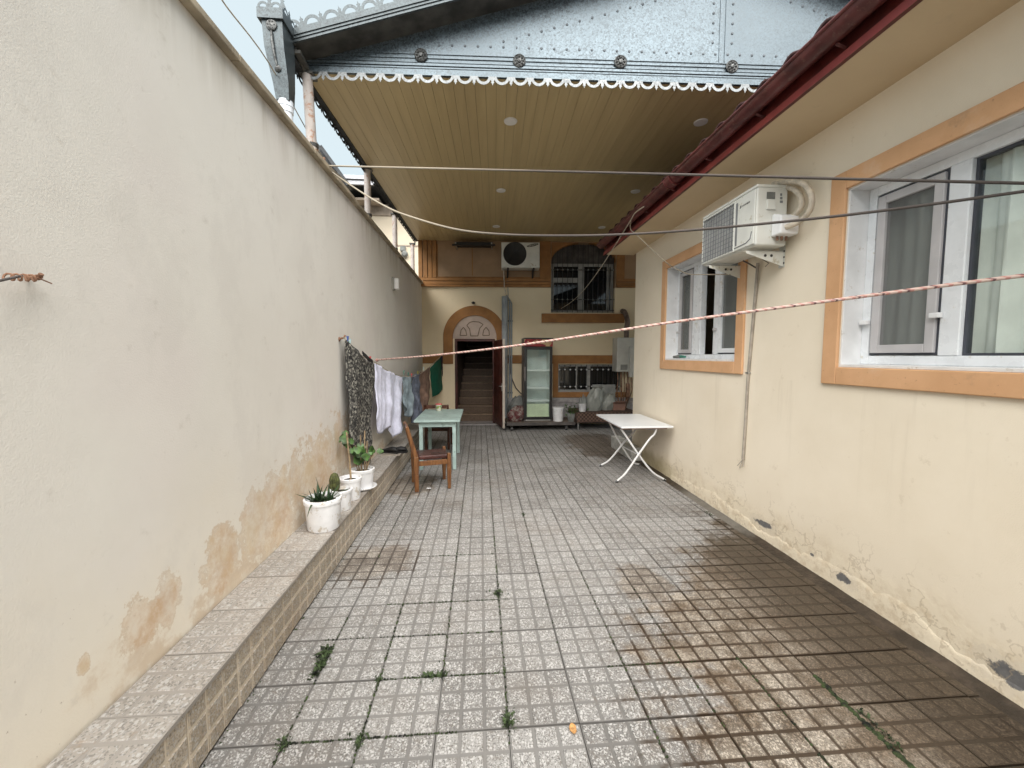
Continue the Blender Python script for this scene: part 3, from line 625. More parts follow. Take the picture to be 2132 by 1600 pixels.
for q in (-.05, .05): mb.strip([(GX + (GR + .014) * math.cos(math.pi + math.pi * i / n_), GZ + (GR + .014) * math.sin(math.pi + math.pi * i / n_)) for i in range(n_ + 1)], A2, lambda a, b, d: (a, d, b), gy + q - .008, gy + q + .008)
mb.build('gutter_joint', M['red_metal'], gut, smooth=True)
mb = MB()
for q in range(12):
    y = -1 + q * .62; mb.box(SX - .1, SX - .01, y - .012, y + .012, GZ + .03, GZ + .045)
    mb.bar((SX - .013, y, SZ + .05), (GX + .01, y, GZ - GR - .004), .02, .006)
mb.build('gutter_bracket', M['red_metal'], gut)
# roof covered in wavy tiles: the wave ends show above the gutter
def roof_z(x, y): return GZ + .062 + (x - GX) * .36 + 0.024 * math.cos(y * 2 * math.pi / .24)
mb = MB(); NV = 240
mb.grid(lambda u, v: (GX - .01 + u * 2.5, -3 + v * (HY + 3.2), roof_z(GX - .01 + u * 2.5, -3 + v * (HY + 3.2))), 8, 380)
mb.build('roof', M['roof_tile'], ho, smooth=True, solid=.018)
# windows
def reveal(mb, op, d):
    s0, s1, z0, z1 = op
    mb.box(s0, s0 + .012, .002, d, z0, z1, hf); mb.box(s1 - .012, s1, .002, d, z0, z1, hf); mb.box(s0 + .012, s1 - .012, .002, d, z1 - .012, z1, hf); mb.box(s0 + .012, s1 - .012, -.004, d, z0, z0 + .02, hf)
def surround(mb, op, w, o_=.022):
    s0, s1, z0, z1 = op; s0 -= w; s1 += w; z0 -= w; z1 += w
    mb.box(s0, s0 + w, -o_, -.0005, z0, z1, hf); mb.box(s1 - w, s1, -o_, -.0005, z0, z1, hf)
    mb.box(s0 + w, s1 - w, -o_, -.0005, z0, z0 + w, hf); mb.box(s0 + w, s1 - w, -o_, -.0005, z1 - w, z1, hf)
FD = .135                                                  # frame sits this deep in the wall
def curtain(win, s0, s1, z0, z1, n_, k, amp=.025, ph=0):
    mb = MB(); mb.grid(lambda u, v: hf(s0 + (s1 - s0) * u, n_ + amp * math.sin(k * u + ph + .5 * math.sin(3 * v)) + amp * .5 * math.sin(2.3 * k * u + 1.3 + v), z0 + (z1 - z0) * v), 160, 6)
    return mb.build('curtain', M['curtain'], win, smooth=True)
# big window
Y = lambda px, py, d=FD: at(px, py, X=HX + d).y
mb = MB(); surround(mb, BW, .114); win = mb.build('window', M['trim_tan'], ho, bevel=.006, label='larger window with a screened casement beside a broad curtained pane')
mb = MB(); reveal(mb, BW, .2); mb.build('reveal', M['white_paint'], win, bevel=.003)
s0, s1, z0, z1 = BW; s0 += .012; s1 -= .012; z0 += .02; z1 -= .012
m1 = Y(1968, 520); m0 = Y(2012, 520)                       # mullion between casement and the fixed pane
mb = MB(); ring(mb, hf, s0, s1, z0, z1, .055, FD, FD + .06); mb.box(m0, m1, FD - .004, FD + .062, z0 + .055, z1 - .055, hf); mb.box(1.42, 1.52, FD - .004, FD + .062, z0 + .055, z1 - .055, hf)
mb.build('frame', M['upvc'], win, bevel=.005)
mb = MB(); ring(mb, hf, m1 + .004, s1 - .06, z0 + .06, z1 - .06, .012, FD + .004, FD + .05); ring(mb, hf, 1.521, m0 - .001, z0 + .055, z1 - .055, .014, FD + .02, FD + .055); mb.build('gasket', M['gasket'], win)
mb = MB(); ring(mb, hf, m1 + .016, s1 - .072, z0 + .072, z1 - .072, .05, FD - .012, FD + .03); mb.build('screen_frame', M['screen_grey'], win, bevel=.004)
mb = MB(); mb.box(m1 + .066, s1 - .122, FD + .005, FD + .007, z0 + .122, z1 - .122, hf); mb.build('insect_screen', M['screen'], win)
mb = MB(); mb.box(s0 + .06, m0 - .006, FD + .03, FD + .036, z0 + .06, z1 - .06, hf); mb.build('pane', M['glass'], win)
mb = MB(); mb.box(m1 + .02, s1 - .07, FD + .045, FD + .05, z0 + .06, z1 - .06, hf); mb.build('pane', M['glass'], win)
for px, py in ((1800, 672), (1948, 657)):
    q = at(px, py, X=HX + FD - .02); mb = MB(); mb.box(q.y - .025, q.y + .025, FD - .035, FD - .006, q.z - .014, q.z + .014, hf); mb.build('latch', M['white_plastic'], win, bevel=.004)
curtain(win, m1 - .02, s1 - .03, z0, z1 + .1, FD + .095, 9, .03); curtain(win, s0 - .1, m0 + .12, z0, z1 + .1, FD + .085, 62, .032, 1)
curtain(win, m0 - .22, m0 - .02, z0 - .05, z1 + .1, FD + .2, 4, .02, 2)
# small window
mb = MB(); surround(mb, SW, .112); win = mb.build('window', M['trim_tan'], ho, bevel=.006, label='smaller window with three narrow lights, half behind the air conditioner')
mb = MB(); reveal(mb, SW, .2); mb.build('reveal', M['white_paint'], win, bevel=.003)
s0, s1, z0, z1 = SW; s0 += .012; s1 -= .012; z0 += .02; z1 -= .012
a1, a0, b1, b0 = Y(1443, 650), Y(1460, 650), Y(1487, 650), Y(1497, 650)
mb = MB(); ring(mb, hf, s0, s1, z0, z1, .05, FD, FD + .06)
for q, r_ in ((a0, a1), (b0, b1)): mb.box(q, r_, FD - .006, FD + .062, z0 + .05, z1 - .05, hf)
mb.build('frame', M['upvc'], win, bevel=.005)
for q, r_, nm in ((a1, s1 - .05, 'screen'), (s0 + .05, b0, 'glass')):
    mb = MB(); ring(mb, hf, q + .004, r_ - .004, z0 + .054, z1 - .054, .012, FD + .004, FD + .05); mb.build('gasket', M['gasket'], win)
    mb = MB(); ring(mb, hf, q + .016, r_ - .016, z0 + .066, z1 - .066, .045, FD - .012, FD + .03); mb.build('sash', M['screen_grey'] if nm == 'screen' else M['upvc'], win, bevel=.004)
    mb = MB(); mb.box(q + .06, r_ - .06, FD + .005, FD + .008, z0 + .11, z1 - .11, hf); mb.build('insect_screen', M['screen'], win)
    mb = MB(); mb.box(q + .06, r_ - .06, FD + .03, FD + .035, z0 + .11, z1 - .11, hf); mb.build('pane', M['glass'], win)
    curtain(win, q + .03, r_ + .1, z0, z1 + .1, FD + .13, 7, .02, q)
for px, py in ((1411, 693), (1488, 686)):
    q = at(px, py, X=HX + FD - .02); mb = MB(); mb.box(q.y - .025, q.y + .025, FD - .032, FD - .006, q.z - .013, q.z + .013, hf); mb.build('latch', M['screen_grey'], win, bevel=.004)
# bottle lying on the sill
p = at(1415, 747, X=HX + .06); p.z = SW[2] + .045; b = thing('rag_bundle', p, 'small dark green and white bundle lying on the small window sill', 'bundle')
mb = MB(); mb.tube([(p.x - .01, p.y + .13, p.z - .005), (p.x, p.y + .02, p.z), (p.x, p.y - .03, p.z)], [.016, .022, .02], 10); mb.build('roll', M['dark_grey'], b, True)
mb = MB(); mb.tube([(p.x, p.y - .03, p.z), (p.x + .01, p.y - .12, p.z - .004)], [.02, .012], 10); mb.build('tip', M['peg_green'], b, True)

# outdoor unit on the house wall
AX0, AX1, AY0, AY1, AZ0, AZ1 = 2.05, 2.305, 2.97, 3.70, 2.375, 2.82
ac = thing('air_conditioner', (2.2, 3.33, AZ0), 'beige outdoor air conditioner with looped pipes on the cream house wall', 'air conditioner')
mb = MB(); mb.box(AX0 + .012, AX1, AY0, AY1, AZ0, AZ1 - .012); mb.build('casing', M['ac_beige'], ac, bevel=.012, seg=3)
mb = MB(); mb.box(AX0 + .004, AX1 + .006, AY0 - .006, AY1 + .006, AZ1 - .022, AZ1); mb.build('lid', M['ac_beige'], ac, bevel=.006)
gy0, gy1 = AY0 + .245, AY1 - .02
mb = MB(); mb.box(AX0, AX0 + .0118, AY0 + .008, gy0, AZ0 + .012, AZ1 - .03); mb.build('front_panel', M['ac_beige'], ac, bevel=.006, seg=3)
mb = MB(); ring(mb, lambda s, n_, z: (AX0 + n_, s, z), gy0 + .002, AY1 - .004, AZ0 + .012, AZ1 - .03, .018, -.002, .0116); fr_ = mb.build('grille_frame', M['ac_beige'], ac, bevel=.004)
mb = MB(); mb.box(AX0 + .009, AX0 + .0117, gy0 + .02, AY1 - .022, AZ0 + .03, AZ1 - .048); mb.build('coil', M['ac_fin'], ac)
mb = MB()
for i in range(12):
    y = gy0 + .03 + i * (AY1 - gy0 - .06) / 11; mb.box(AX0 - .003, AX0 + .001, y - .002, y + .002, AZ0 + .02, AZ1 - .04)
for i in range(11):
    z = AZ0 + .03 + i * (AZ1 - AZ0 - .08) / 10; mb.box(AX0 - .005, AX0 - .0031, gy0 + .01, AY1 - .012, z - .0022, z + .0022)
mb.build('grille', M['ac_wire'], ac)
mb = MB(); mb.box(AX0 - .0015, AX0 - .0002, gy0 - .035, gy0 - .012, AZ0 + .05, AZ1 - .06)
mb.tube([(AX0 - .001, AY0 + .03, AZ0 + .11), (AX0 - .001, AY0 + .045, AZ0 + .06), (AX0 - .001, AY0 + .09, AZ0 + .04), (AX0 - .001, AY0 + .235, AZ0 + .035)], .004, 6)
mb.build('panel_groove', M['ac_wire'], ac)
mb = MB(); zl = AZ1 - .105                                 # the maker's mark is too small to read in the photograph: a row of slanted strokes
for i, (w_, h_) in enumerate(((.01, .022), (.005, .016), (.009, .012), (.009, .012), (.009, .012), (.013, .012), (.009, .016), (.009, .012))):
    y = AY0 + .185 - i * .0155; mb.add([(AX0 - .0008, y, zl - h_ / 2), (AX0 - .0008, y - w_, zl - h_ / 2), (AX0 - .0008, y - w_ - .004, zl + h_ / 2), (AX0 - .0008, y - .004, zl + h_ / 2)], [(0, 1, 2, 3)])
mb.build('logo', M['ac_dark'], ac)
mb = MB(); mb.box(AX0 + .085, AX0 + .15, AY0 - .003, AY0 - .0005, AZ1 - .105, AZ1 - .055); mb.build('handle_recess', M['dark_grey'], ac)
mb = MB(); mb.box(AX0 + .085, AX0 + .155, AY0 - .012, AY0 - .0005, AZ1 - .185, AZ1 - .112); mb.build('terminal_cover', M['ac_beige'], ac, bevel=.004)
mb = MB()
for i in range(3): mb.box(AX0 + .19, AX0 + .205 + .004 * i, AY0 - .002, AY0 - .0005, AZ1 - .08 - i * .026, AZ1 - .062 - i * .026)
mb.build('sticker', M['ac_wire'], ac)
mb = MB(); p0 = (AX0 + .13, AX0 + .275); mb.prism([(AY0 - .1, AZ0 + .06), (AY0 - .1, AZ0 + .19), (AY0 - .02, AZ0 + .225), (AY0 - .001, AZ0 + .225), (AY0 - .001, AZ0 + .06)], lambda a, b, d: (d, a, b), *p0)
mb.build('valve_cover', M['white_plastic'], ac, bevel=.012, seg=3)
mb = MB()
for i in range(3): mb.tube([(AX0 + .16 + i * .035, AY0 - .03, AZ0 + .06), (AX0 + .16 + i * .035, AY0 - .03, AZ0 + .03)], .009, 8)
mb.build('valve', M['copper'], ac, True)
for y in (AY0 + .1, AY1 - .12):                            # wall brackets: arm, wall plate and a web between
    mb = MB(); mb.box(AX0 - .005, HX - .003, y - .022, y + .022, AZ0 - .022, AZ0 - .018); mb.box(HX - .008, HX - .003, y - .03, y + .03, AZ0 - .14, AZ0 + .08)
    mb.prism([(AX0 - .005, AZ0 - .019), (HX - .009, AZ0 - .019), (HX - .009, AZ0 - .135), (AX0 + .03, AZ0 - .05), (AX0 - .005, AZ0 - .04)], lambda a, b, d: (a, d, b), y - .022, y - .018)
    br = mb.build('bracket', M['ac_beige'], ac)
    mb = MB()
    for q in (AX0 + .15, AX0 + .2): mb.lathe((q, y - .0225, AZ0 - .055), [(.011, 0), (.011, .002)], 10, ((1, 0, 0), (0, 0, 1), (0, -1, 0)))
    for q in range(4): mb.lathe((HX - .0085, y - .026, AZ0 - .11 + q * .045), [(.008, 0), (.008, .003)], 8, ((0, 1, 0), (0, 0, 1), (-1, 0, 0)))
    mb.build('bolt_hole', M['ac_dark'], br)
for k, P_ in enumerate((((1600, 392), (1640, 391), (1659, 399), (1669, 416), (1667, 434), (1650, 452), (1630, 462)), ((1610, 384), (1650, 377), (1676, 386), (1690, 412), (1685, 440), (1664, 462), (1635, 474)))):
    q = [at(*p, X=HX - .06 - .03 * k - (.05 if i == 6 else 0)) for i, p in enumerate(P_)]   # wrapped copper lines looping out of the wall
    mb = MB(); mb.tube(bez3(q), .019, 12); mb.build('pipe_loop', M['pipe_wrap'], ac, True)
mb = MB(); mb.tube([(HX - .02, AY0 + .35, AZ0 - .1), (HX - .08, AY0 + .38, AZ0 - .05), (HX - .15, AY0 + .36, AZ0 - .03)], .006, 6)
mb.tube([(HX - .1, AY0 + .2, AZ0 - .05), (HX - .06, AY0 + .17, AZ0 - .09), (HX - .03, AY0 + .25, AZ0 - .1)], .003, 6); mb.build('loose_wire', M['wire'], ac, True)
# drain hose down the wall
ps = [at(1578, 548, X=HX - .04), at(1574, 600, X=HX - .016), at(1566, 690, X=HX - .014), at(1557, 790, X=HX - .014), at(1552, 880, X=HX - .014), at(1547, 957, X=HX - .016)]
dr = thing('drain_hose', ps[-1], 'thin grey drain hose hanging down the cream wall from the air conditioner', 'hose')
mb = MB(); mb.tube(ps, .0125, 10); mb.build('hose', M['conduit'], dr, True)
mb = MB(); e = ps[-1]
for a, b in (((1540, 975), .004), ((1548, 972), .003), ((1535, 970), .003)): mb.tube([e, at(*a, X=HX - .03)], b, 6)
mb.build('frayed_end', M['conduit'], dr, True)
mb = MB(); mb.box(HX - .028, HX - .001, ps[3].y - .02, ps[3].y + .02, ps[3].z + .05, ps[3].z + .062); mb.build('clip', M['steel'], dr)

# ================================================================== BACK HOUSE
BA = -.055; BO = Vector((-1.28, 9.22, 0)); bex = Vector((math.cos(BA), math.sin(BA), 0)); bey = Vector((-math.sin(BA), math.cos(BA), 0))
bf = lambda s, n_, z: BO + bex * s + bey * n_ + Vector((0, 0, z))       # s along the wall, n into it
bfp = lambda a, b, d: bf(a, d, b)
def bp(px, py, off=0):                                     # photo point -> (s, z) on the wall plane moved 'off' towards the yard
    d = ray(px, py); t = ((BO - bey * off) - EYEP).dot(bey) / d.dot(bey); p = EYEP + d * t
    return (p - BO).dot(bex), p.z
bh = thing('back_house', bf(2.5, 0, 0), 'two tone cream and tan house closing the far end of the yard', 'house')
SPL = 3.06
UW = (2.855, 4.28, 2.505, 4.03); LW = (3.03, 4.45, .73, 1.355); DR = (.712, 1.61, 0, 1.92)
mb = MB(); grid_wall(mb, bf, -.06, 7.6, -.02, SPL, 0, .3, [DR, LW, (UW[0], UW[1], UW[2], SPL)]); mb.build('wall', M['cream'], bh)
mb = MB(); grid_wall(mb, bf, 0.02, 7.6, SPL, 4.9, -.02, .3, [(UW[0], UW[1], SPL, UW[3])]); up_ = mb.build('upper_wall', M['panel_back'], bh)
mb = MB()                                                  # stepped mouldings of the upper storey
for a, b in ((SPL - .005, 3.1), (3.108, 3.17), (3.185, 3.25)):
    for s0, s1 in ((-.06, UW[0] - .02), (UW[1] + .02, 7.6)): mb.box(s0, s1, -.055 - (.02 if a < 3.1 else 0), -.0205, a, b, bf)
for i, s in enumerate((-.06, .05, .15, .25)): mb.box(s, s + .085, -.05 - .008 * (i % 2), -.0205, 3.252, 4.06, bf)
mb.box(2.6, UW[0] - .02, -.04, -.0205, 3.252, 4.06, bf); mb.box(UW[1] + .02, UW[1] + .2, -.04, -.0205, 3.252, 4.06, bf)
mb.box(.34, .36, -.035, -.0205, 3.252, 3.98, bf); mb.box(.36, 2.6, -.035, -.0205, 3.255, 3.275, bf); mb.box(.9, 1.3, -.03, -.0205, 3.93, 4.03, bf)
mb.build('cornice', M['trim_back'], bh, bevel=.01)
mb = MB(); mb.box(.36, 2.6, -.024, -.0203, 3.28, 3.99, bf)
mb.build('panel_field', M['panel_back'], bh)
mb = MB(); mb.box(1.105, 1.125, -.03, -.0205, 3.3, 3.97, bf); mb.build('panel_seam', M['trim_back'], bh)
# dado band and legs of the door surround, arch
AC_, AR0, AR1 = 1.16, .485, .70; AZ = 1.95
mb = MB(); K = 28
mb.strip([(AC_ + AR0 * math.cos(math.pi * i / K), AZ + AR0 * math.sin(math.pi * i / K)) for i in range(K + 1)], [(AC_ + AR1 * math.cos(math.pi * i / K), AZ + AR1 * math.sin(math.pi * i / K)) for i in range(K + 1)], bfp, -.035, -.0005)
mb.box(AC_ - AR1, AC_ - AR0, -.035, -.0005, 1.36, AZ, bf); mb.box(AC_ + AR0, AC_ + AR1, -.035, -.0005, 1.36, AZ, bf)
mb.build('door_surround', M['trim_back'], bh, bevel=.006)
mb = MB(); mb.box(-.05, AC_ - AR1 - .001, -.02, -.0005, 1.37, 1.56, bf); mb.box(AC_ + AR1 + .001, 7.6, -.02, -.0005, 1.37, 1.56, bf)
mb.build('dado_band', M['trim_back'], bh, bevel=.005)
mb = MB(); mb.prism([(AC_ + AR0 * math.cos(math.pi * i / K), AZ + AR0 * math.sin(math.pi * i / K)) for i in range(K + 1)], bfp, -.012, -.0005); mb.box(AC_ - AR0, AC_ + AR0, -.012, -.0005, 1.925, AZ, bf)
ty = mb.build('tympanum', M['tympanum'], bh)
mb = MB()
def incised(pts):
    for a, b in zip(pts, pts[1:] + pts[:1]): mb.bar(bf(a[0], -.013, a[1]), bf(b[0], -.013, b[1]), .02, .006, upv=tuple(bey))
incised([bp(*p) for p in ((972, 678), (978, 672), (985, 670), (997, 671), (1006, 676), (999, 684), (995, 700), (980, 700), (978, 686))])
incised([bp(*p) for p in ((958, 699), (960, 688), (965, 682), (970, 689), (972, 699))]); incised([bp(*p) for p in ((1005, 699), (1007, 688), (1012, 682), (1018, 689), (1019, 699))])
mb.build('incised_motif', M['tymp_line'], ty)
mb = MB(); q = bp(986, 633); mb.lathe(bf(q[0], -.06, q[1] - .01), [(.03, 0), (.045, .03), (.02, .05), (0, .055)], 12); mb.build('door_lamp', M['ac_dark'], bh, True)
# door frame, stairs inside, open leaf
mb = MB(); s0, s1, z0, z1 = DR
mb.box(s0, s0 + .055, -.01, .12, 0, z1, bf); mb.box(s1 - .055, s1, -.01, .12, 0, z1, bf); mb.box(s0 + .055, s1 - .055, -.01, .12, z1 - .055, z1, bf); mb.build('door_frame', M['door_brown'], bh, bevel=.004)
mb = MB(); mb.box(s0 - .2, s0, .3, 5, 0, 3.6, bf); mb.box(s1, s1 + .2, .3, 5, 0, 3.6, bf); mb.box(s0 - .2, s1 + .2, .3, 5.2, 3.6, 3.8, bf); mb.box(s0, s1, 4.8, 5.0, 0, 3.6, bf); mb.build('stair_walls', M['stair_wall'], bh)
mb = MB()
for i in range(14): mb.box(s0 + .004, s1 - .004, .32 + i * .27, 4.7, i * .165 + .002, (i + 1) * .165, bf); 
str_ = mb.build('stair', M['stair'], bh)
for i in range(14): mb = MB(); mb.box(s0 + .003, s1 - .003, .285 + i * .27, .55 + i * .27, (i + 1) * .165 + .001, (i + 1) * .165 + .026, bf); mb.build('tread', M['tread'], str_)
mb = MB(); mb.box(s0 - .1, s1 + .1, -.16, .3, 0.001, .022, bf); mb.build('doorstep', M['plinth'], bh, bevel=.006)
hb = bf(s1 - .01, -.03, 0); le = at(1049, 905, Y=8.27); dv = (Vector((le.x, le.y, 0)) - hb); dl = dv.length; dv.normalize(); dn = Vector((-dv.y, dv.x, 0))
lf = lambda s, n_, z: Vector((hb.x, hb.y, 0)) + dv * s + dn * n_ + Vector((0, 0, z))
mb = MB(); mb.box(0, dl - .03, -.02, .02, .06, 1.88, lf)
for a, b in ((.2, .75), (.9, 1.75)): mb.box(.12, dl - .16, -.03, -.0203, a, b, lf)
door = mb.build('door', M['door_brown'], bh, bevel=.004, label='dark red brown door leaf standing wide open')
mb = MB(); mb.box(dl - .0295, dl, -.024, .024, .055, 1.885, lf); mb.build('edge_strip', M['door_edge'], door, bevel=.003)
mb = MB(); hz = at(1049, 805, Y=8.3).z; mb.box(dl - .09, dl - .035, -.03, -.0205, hz - .1, hz + .06, lf); mb.bar(lf(dl - .065, -.05, hz), lf(dl - .17, -.06, hz - .005), .018); mb.tube([lf(dl - .065, -.021, hz), lf(dl - .065, -.055, hz)], .01, 8)
mb.box(dl - .09, dl - .035, .0205, .03, hz - .1, hz + .06, lf); mb.bar(lf(dl - .065, .05, hz), lf(dl - .17, .06, hz - .005), .018); mb.build('handle', M['steel'], door)
# upper window: arched head, pale frame, bars
mb = MB(); s0, s1, z0, z1 = UW; sc = (s0 + s1) / 2; ra = (s1 - s0) / 2; zs = 3.62
zc = 4.03
for sg in (-1, 1):
    pts = [(sc + sg * ra, zs), (sc + sg * ra, zc)] + [(sc + sg * ra * math.cos(a), zs + (zc - zs) * math.sin(a)) for a in [R(90 - 9 * i) for i in range(1, 10)]]
    mb.prism(pts, bfp, -.038, .1)
mb.prism([(s0 - .21, 2.28), (s0 + 1.64, 2.28), (s0 + 1.64, 2.48), (s0 - .21, 2.48)], bfp, -.06, -.0005)
w_ = mb.build('window', M['trim_back'], bh, bevel=.004, label='upper window with an arched head behind thin vertical bars')
mb = MB(); zt = 3.60; ring(mb, bf, s0 + .01, s1 - .01, z0 + .01, zt, .06, .1, .16); mx0, mx1 = bp(1205, 600)[0], bp(1214, 600)[0]
mb.box(mx0, mx1, .095, .162, z0 + .07, zt - .06, bf); ta, tb = bp(1170, 587)[1], bp(1170, 577)[1]; mb.box(s0 + .07, mx0, .1, .16, ta, tb, bf); mb.box(mx1, mx1 + .04, .1, .16, z0 + .07, zt - .06, bf); mb.box(s1 - .16, s1 - .1, .1, .16, z0 + .07, zt - .06, bf)
mb.build('frame', M['frame_grey'], w_, bevel=.004)
mb = MB(); mb.box(s0, s1, .135, .15, z0, zt - .01, bf); mb.build('pane', M['dark_glass'], w_)
mb = MB(); mb.box(s0, s1, .17, .2, zt, z1, bf)
for i in range(18): mb.box(s0 + .02 + i * .079, s0 + .06 + i * .079, .15, .1695, zt + .001, z1, bf)
mb.build('shutter_board', M['rail_dark'], w_)
def bars(w_, s0, s1, z0, z1, n_, rows, mat, orn=None, dep=.03, kn=None):
    mb = MB()
    for i in range(n_): s = s0 + .03 + (s1 - s0 - .06) * i / (n_ - 1); mb.tube([bf(s, dep, z0), bf(s, dep, z1)], .006, 6)
    for z in rows: mb.box(s0, s1, dep - .004, dep + .004, z - .008, z + .008, bf)
    g = mb.build('grille', mat, w_)
    if orn:
        mb = MB()
        for i in range(n_):
            s = s0 + .03 + (s1 - s0 - .06) * i / (n_ - 1)
            for z in orn: mb.lathe(bf(s, dep - .018, z), [(0, -.02), (.016, -.012), (.02, 0), (.016, .012), (0, .02)], 8)
        mb.build('bar_knob', kn, g, True)
bars(w_, s0, s1, z0 + .005, 4.0, 13, (z0 + .06, 3.45, 2.8), M['black_metal'], (3.45, 2.8), kn=M['dark_grey'])
# lower window
s0, s1, z0, z1 = LW
mb = MB(); mb.box(s0 - .12, s0 - .001, -.03, -.0205, z0 - .12, 1.56, bf); mb.box(s0 - .0005, s1 + .12, -.03, -.0005, z0 - .12, z0 - .001, bf)
w_ = mb.build('window', M['trim_back'], bh, bevel=.004, label='low barred window beside the fridge')
mb = MB(); ring(mb, bf, s0 + .005, s1 - .005, z0 + .005, z1 - .005, .045, .06, .12); q0, q1 = bp(1222, 790)[0], bp(1230, 790)[0]; mb.box(q0, q1, .055, .122, z0 + .05, z1 - .05, bf); q2 = bp(1200, 790)[0]; mb.box(q2, q2 + .03, .06, .12, z0 + .05, z1 - .05, bf)
mb.box(s0, s1, -.01, .06, z0, z0 + .035, bf); mb.build('frame', M['frame_grey'], w_, bevel=.003)
mb = MB(); mb.box(s0, s1, .1, .115, z0, z1, bf); mb.build('pane', M['dark_glass'], w_)
bars(w_, s0, s1, z0 + .04, z1 - .005, 12, (z0 + .13, z1 - .11), M['black_metal'], (z0 + .12, z1 - .12), kn=M['white_paint'])
mb = MB(); mb.box(1.9, 7.6, -.06, -.0005, .02, .6, bf); mb.box(1.9, 7.6, -.085, -.0603, .5, .56, bf); mb.box(-.02, .69, -.05, -.0005, .02, .3, bf); mb.build('plinth', M['plinth'], bh, bevel=.006)

# pipes on the back wall
q = bp(1051, 640, .1); pw = thing('wall_pipes', bf(q[0], -.1, 0), 'thick grey pipe with two thin pipes rising beside the open door', 'pipe')
mb = MB(); mb.tube([bf(q[0], -.1, .03), bf(q[0], -.1, 2.84)], .066, 18, False); mb.tube([bf(q[0], -.1, 2.83), bf(q[0], -.1, 2.3)], .058, 18, False); mb.build('main_pipe', M['pvc_grey'], pw, True)
mb = MB()
for i, (dx, zt) in enumerate(((.105, 2.82), (.15, 2.75))): mb.tube([bf(q[0] + dx, -.04, .03), bf(q[0] + dx, -.04, zt - .05), bf(q[0] + dx - .03, -.05, zt), bf(q[0] + dx - .07, -.09, zt + .05)], .018, 10)
mb.tube([bf(q[0] + .075, -.05, 2.85), bf(q[0] + .065, -.03, 3.2), bf(q[0] + .06, -.09, 3.6)], .008, 6)
mb.build('thin_pipe', M['pvc_grey'], pw, True)
mb = MB()
for z in (.7, 1.5, 2.3): mb.box(q[0] - .075, q[0] + .18, -.03, -.001, z, z + .03, bf)
mb.build('pipe_clamp', M['dark_grey'], pw)
mb = MB(); mb.tube([bf(*((lambda t: (t[0], -.04, t[1]))(bp(*p)))) for p in ((1062, 742), (1062, 770), (1066, 790), (1074, 808), (1084, 819), (1092, 824))], .012, 8)
tag(mb.build('cable', M['wire'], smooth=True), 'dark cable curving from the thin pipes down behind the fridge', 'cable')

# back outdoor unit
q0 = bp(1044, 504.5, .4); q1 = bp(1123.5, 558, .4); cs = (q0[0] + q1[0]) / 2; hw = (q1[0] - q0[0]) / 2
au = thing('air_conditioner', bf(cs, -.25, q1[1]), 'white outdoor air conditioner with a round black fan, high on the back house', 'air conditioner')
mb = MB(); mb.box(cs - hw, cs + hw, -.4, -.1, q1[1], q0[1], bf); mb.build('casing', M['ac_beige'], au, bevel=.012, seg=3)
fc = bp(1072, 529, .4); fr_ = .245
mb = MB(); mb.lathe(bf(fc[0], -.402, fc[1]), [(fr_, 0), (fr_, .008), (fr_ - .01, .012), (fr_ - .02, .004), (0, .002)], 40, (bex, (0, 0, 1), -bey)); fan = mb.build('fan_guard', M['ac_dark'], au, True)
mb = MB()
for k in range(1, 9):
    r_ = fr_ * k / 9; mb.tube([bf(fc[0] + r_ * math.cos(a), -.416, fc[1] + r_ * math.sin(a)) for a in [2 * math.pi * i / 24 for i in range(25)]], .0025, 4, False)
for k in range(8): a = k * math.pi / 4; mb.tube([bf(fc[0], -.417, fc[1]), bf(fc[0] + (fr_ - .01) * math.cos(a), -.417, fc[1] + (fr_ - .01) * math.sin(a))], .003, 4)
mb.build('guard_wire', M['black_metal'], fan)
lg = bp(1109, 511, .4); mb = MB(); E_ = [(.125 * math.cos(a), .027 * math.sin(a)) for a in [2 * math.pi * i / 32 for i in range(32)]]
mb.prism([(lg[0] + a * math.cos(.22) - b * math.sin(.22), lg[1] + a * math.sin(.22) + b * math.cos(.22)) for a, b in E_], bfp, -.4035, -.4005); lo = mb.build('oval_badge', M['ac_dark'], au)
tc = bpy.data.curves.new('badge_lettering', 'FONT'); tc.body = 'SAMSUNG'; tc.size = .04; tc.align_x = 'CENTER'; tc.align_y = 'CENTER'; tc.materials.append(M['ac_beige'])
tob = bpy.data.objects.new('tmp', tc); COL.objects.link(tob); me_ = bpy.data.meshes.new_from_object(tob.evaluated_get(bpy.context.evaluated_depsgraph_get())); bpy.data.objects.remove(tob); bpy.data.curves.remove(tc)
to = bpy.data.objects.new('badge_lettering', me_); COL.objects.link(to); to.parent = lo
ca, sa = math.cos(.22), math.sin(.22); tx = bex * ca + Vector((0, 0, 1)) * sa; tyv = Vector((0, 0, 1)) * ca - bex * sa; tz = -bey; tp = bf(lg[0], -.4045, lg[1])
to.matrix_local = Matrix(((tx.x, tyv.x, tz.x, tp.x), (tx.y, tyv.y, tz.y, tp.y), (tx.z, tyv.z, tz.z, tp.z), (0, 0, 0, 1)))
for s in (cs - hw + .12, cs + hw - .14):
    mb = MB(); mb.box(s, s + .035, -.4, -.021, q1[1] - .03, q1[1] - .001, bf); mb.prism([(-.021, q1[1] - .03), (-.021, q1[1] - .16), (-.06, q1[1] - .16), (-.34, q1[1] - .03)], lambda a, b, d: bf(s + d, a, b), .0, .03); mb.build('bracket', M['black_metal'], au)
mb = MB(); mb.tube([bf(cs - hw + .05, -.15, q1[1]), bf(cs - hw + .05, -.06, q1[1] - .2), bf(cs - hw + .06, -.07, 3.3), bf(cs - hw + .06, -.09, 3.04), bf(cs - hw + .1, -.06, 2.9)], .009, 8); mb.build('drain_tube', M['pipe_wrap'], au, True)
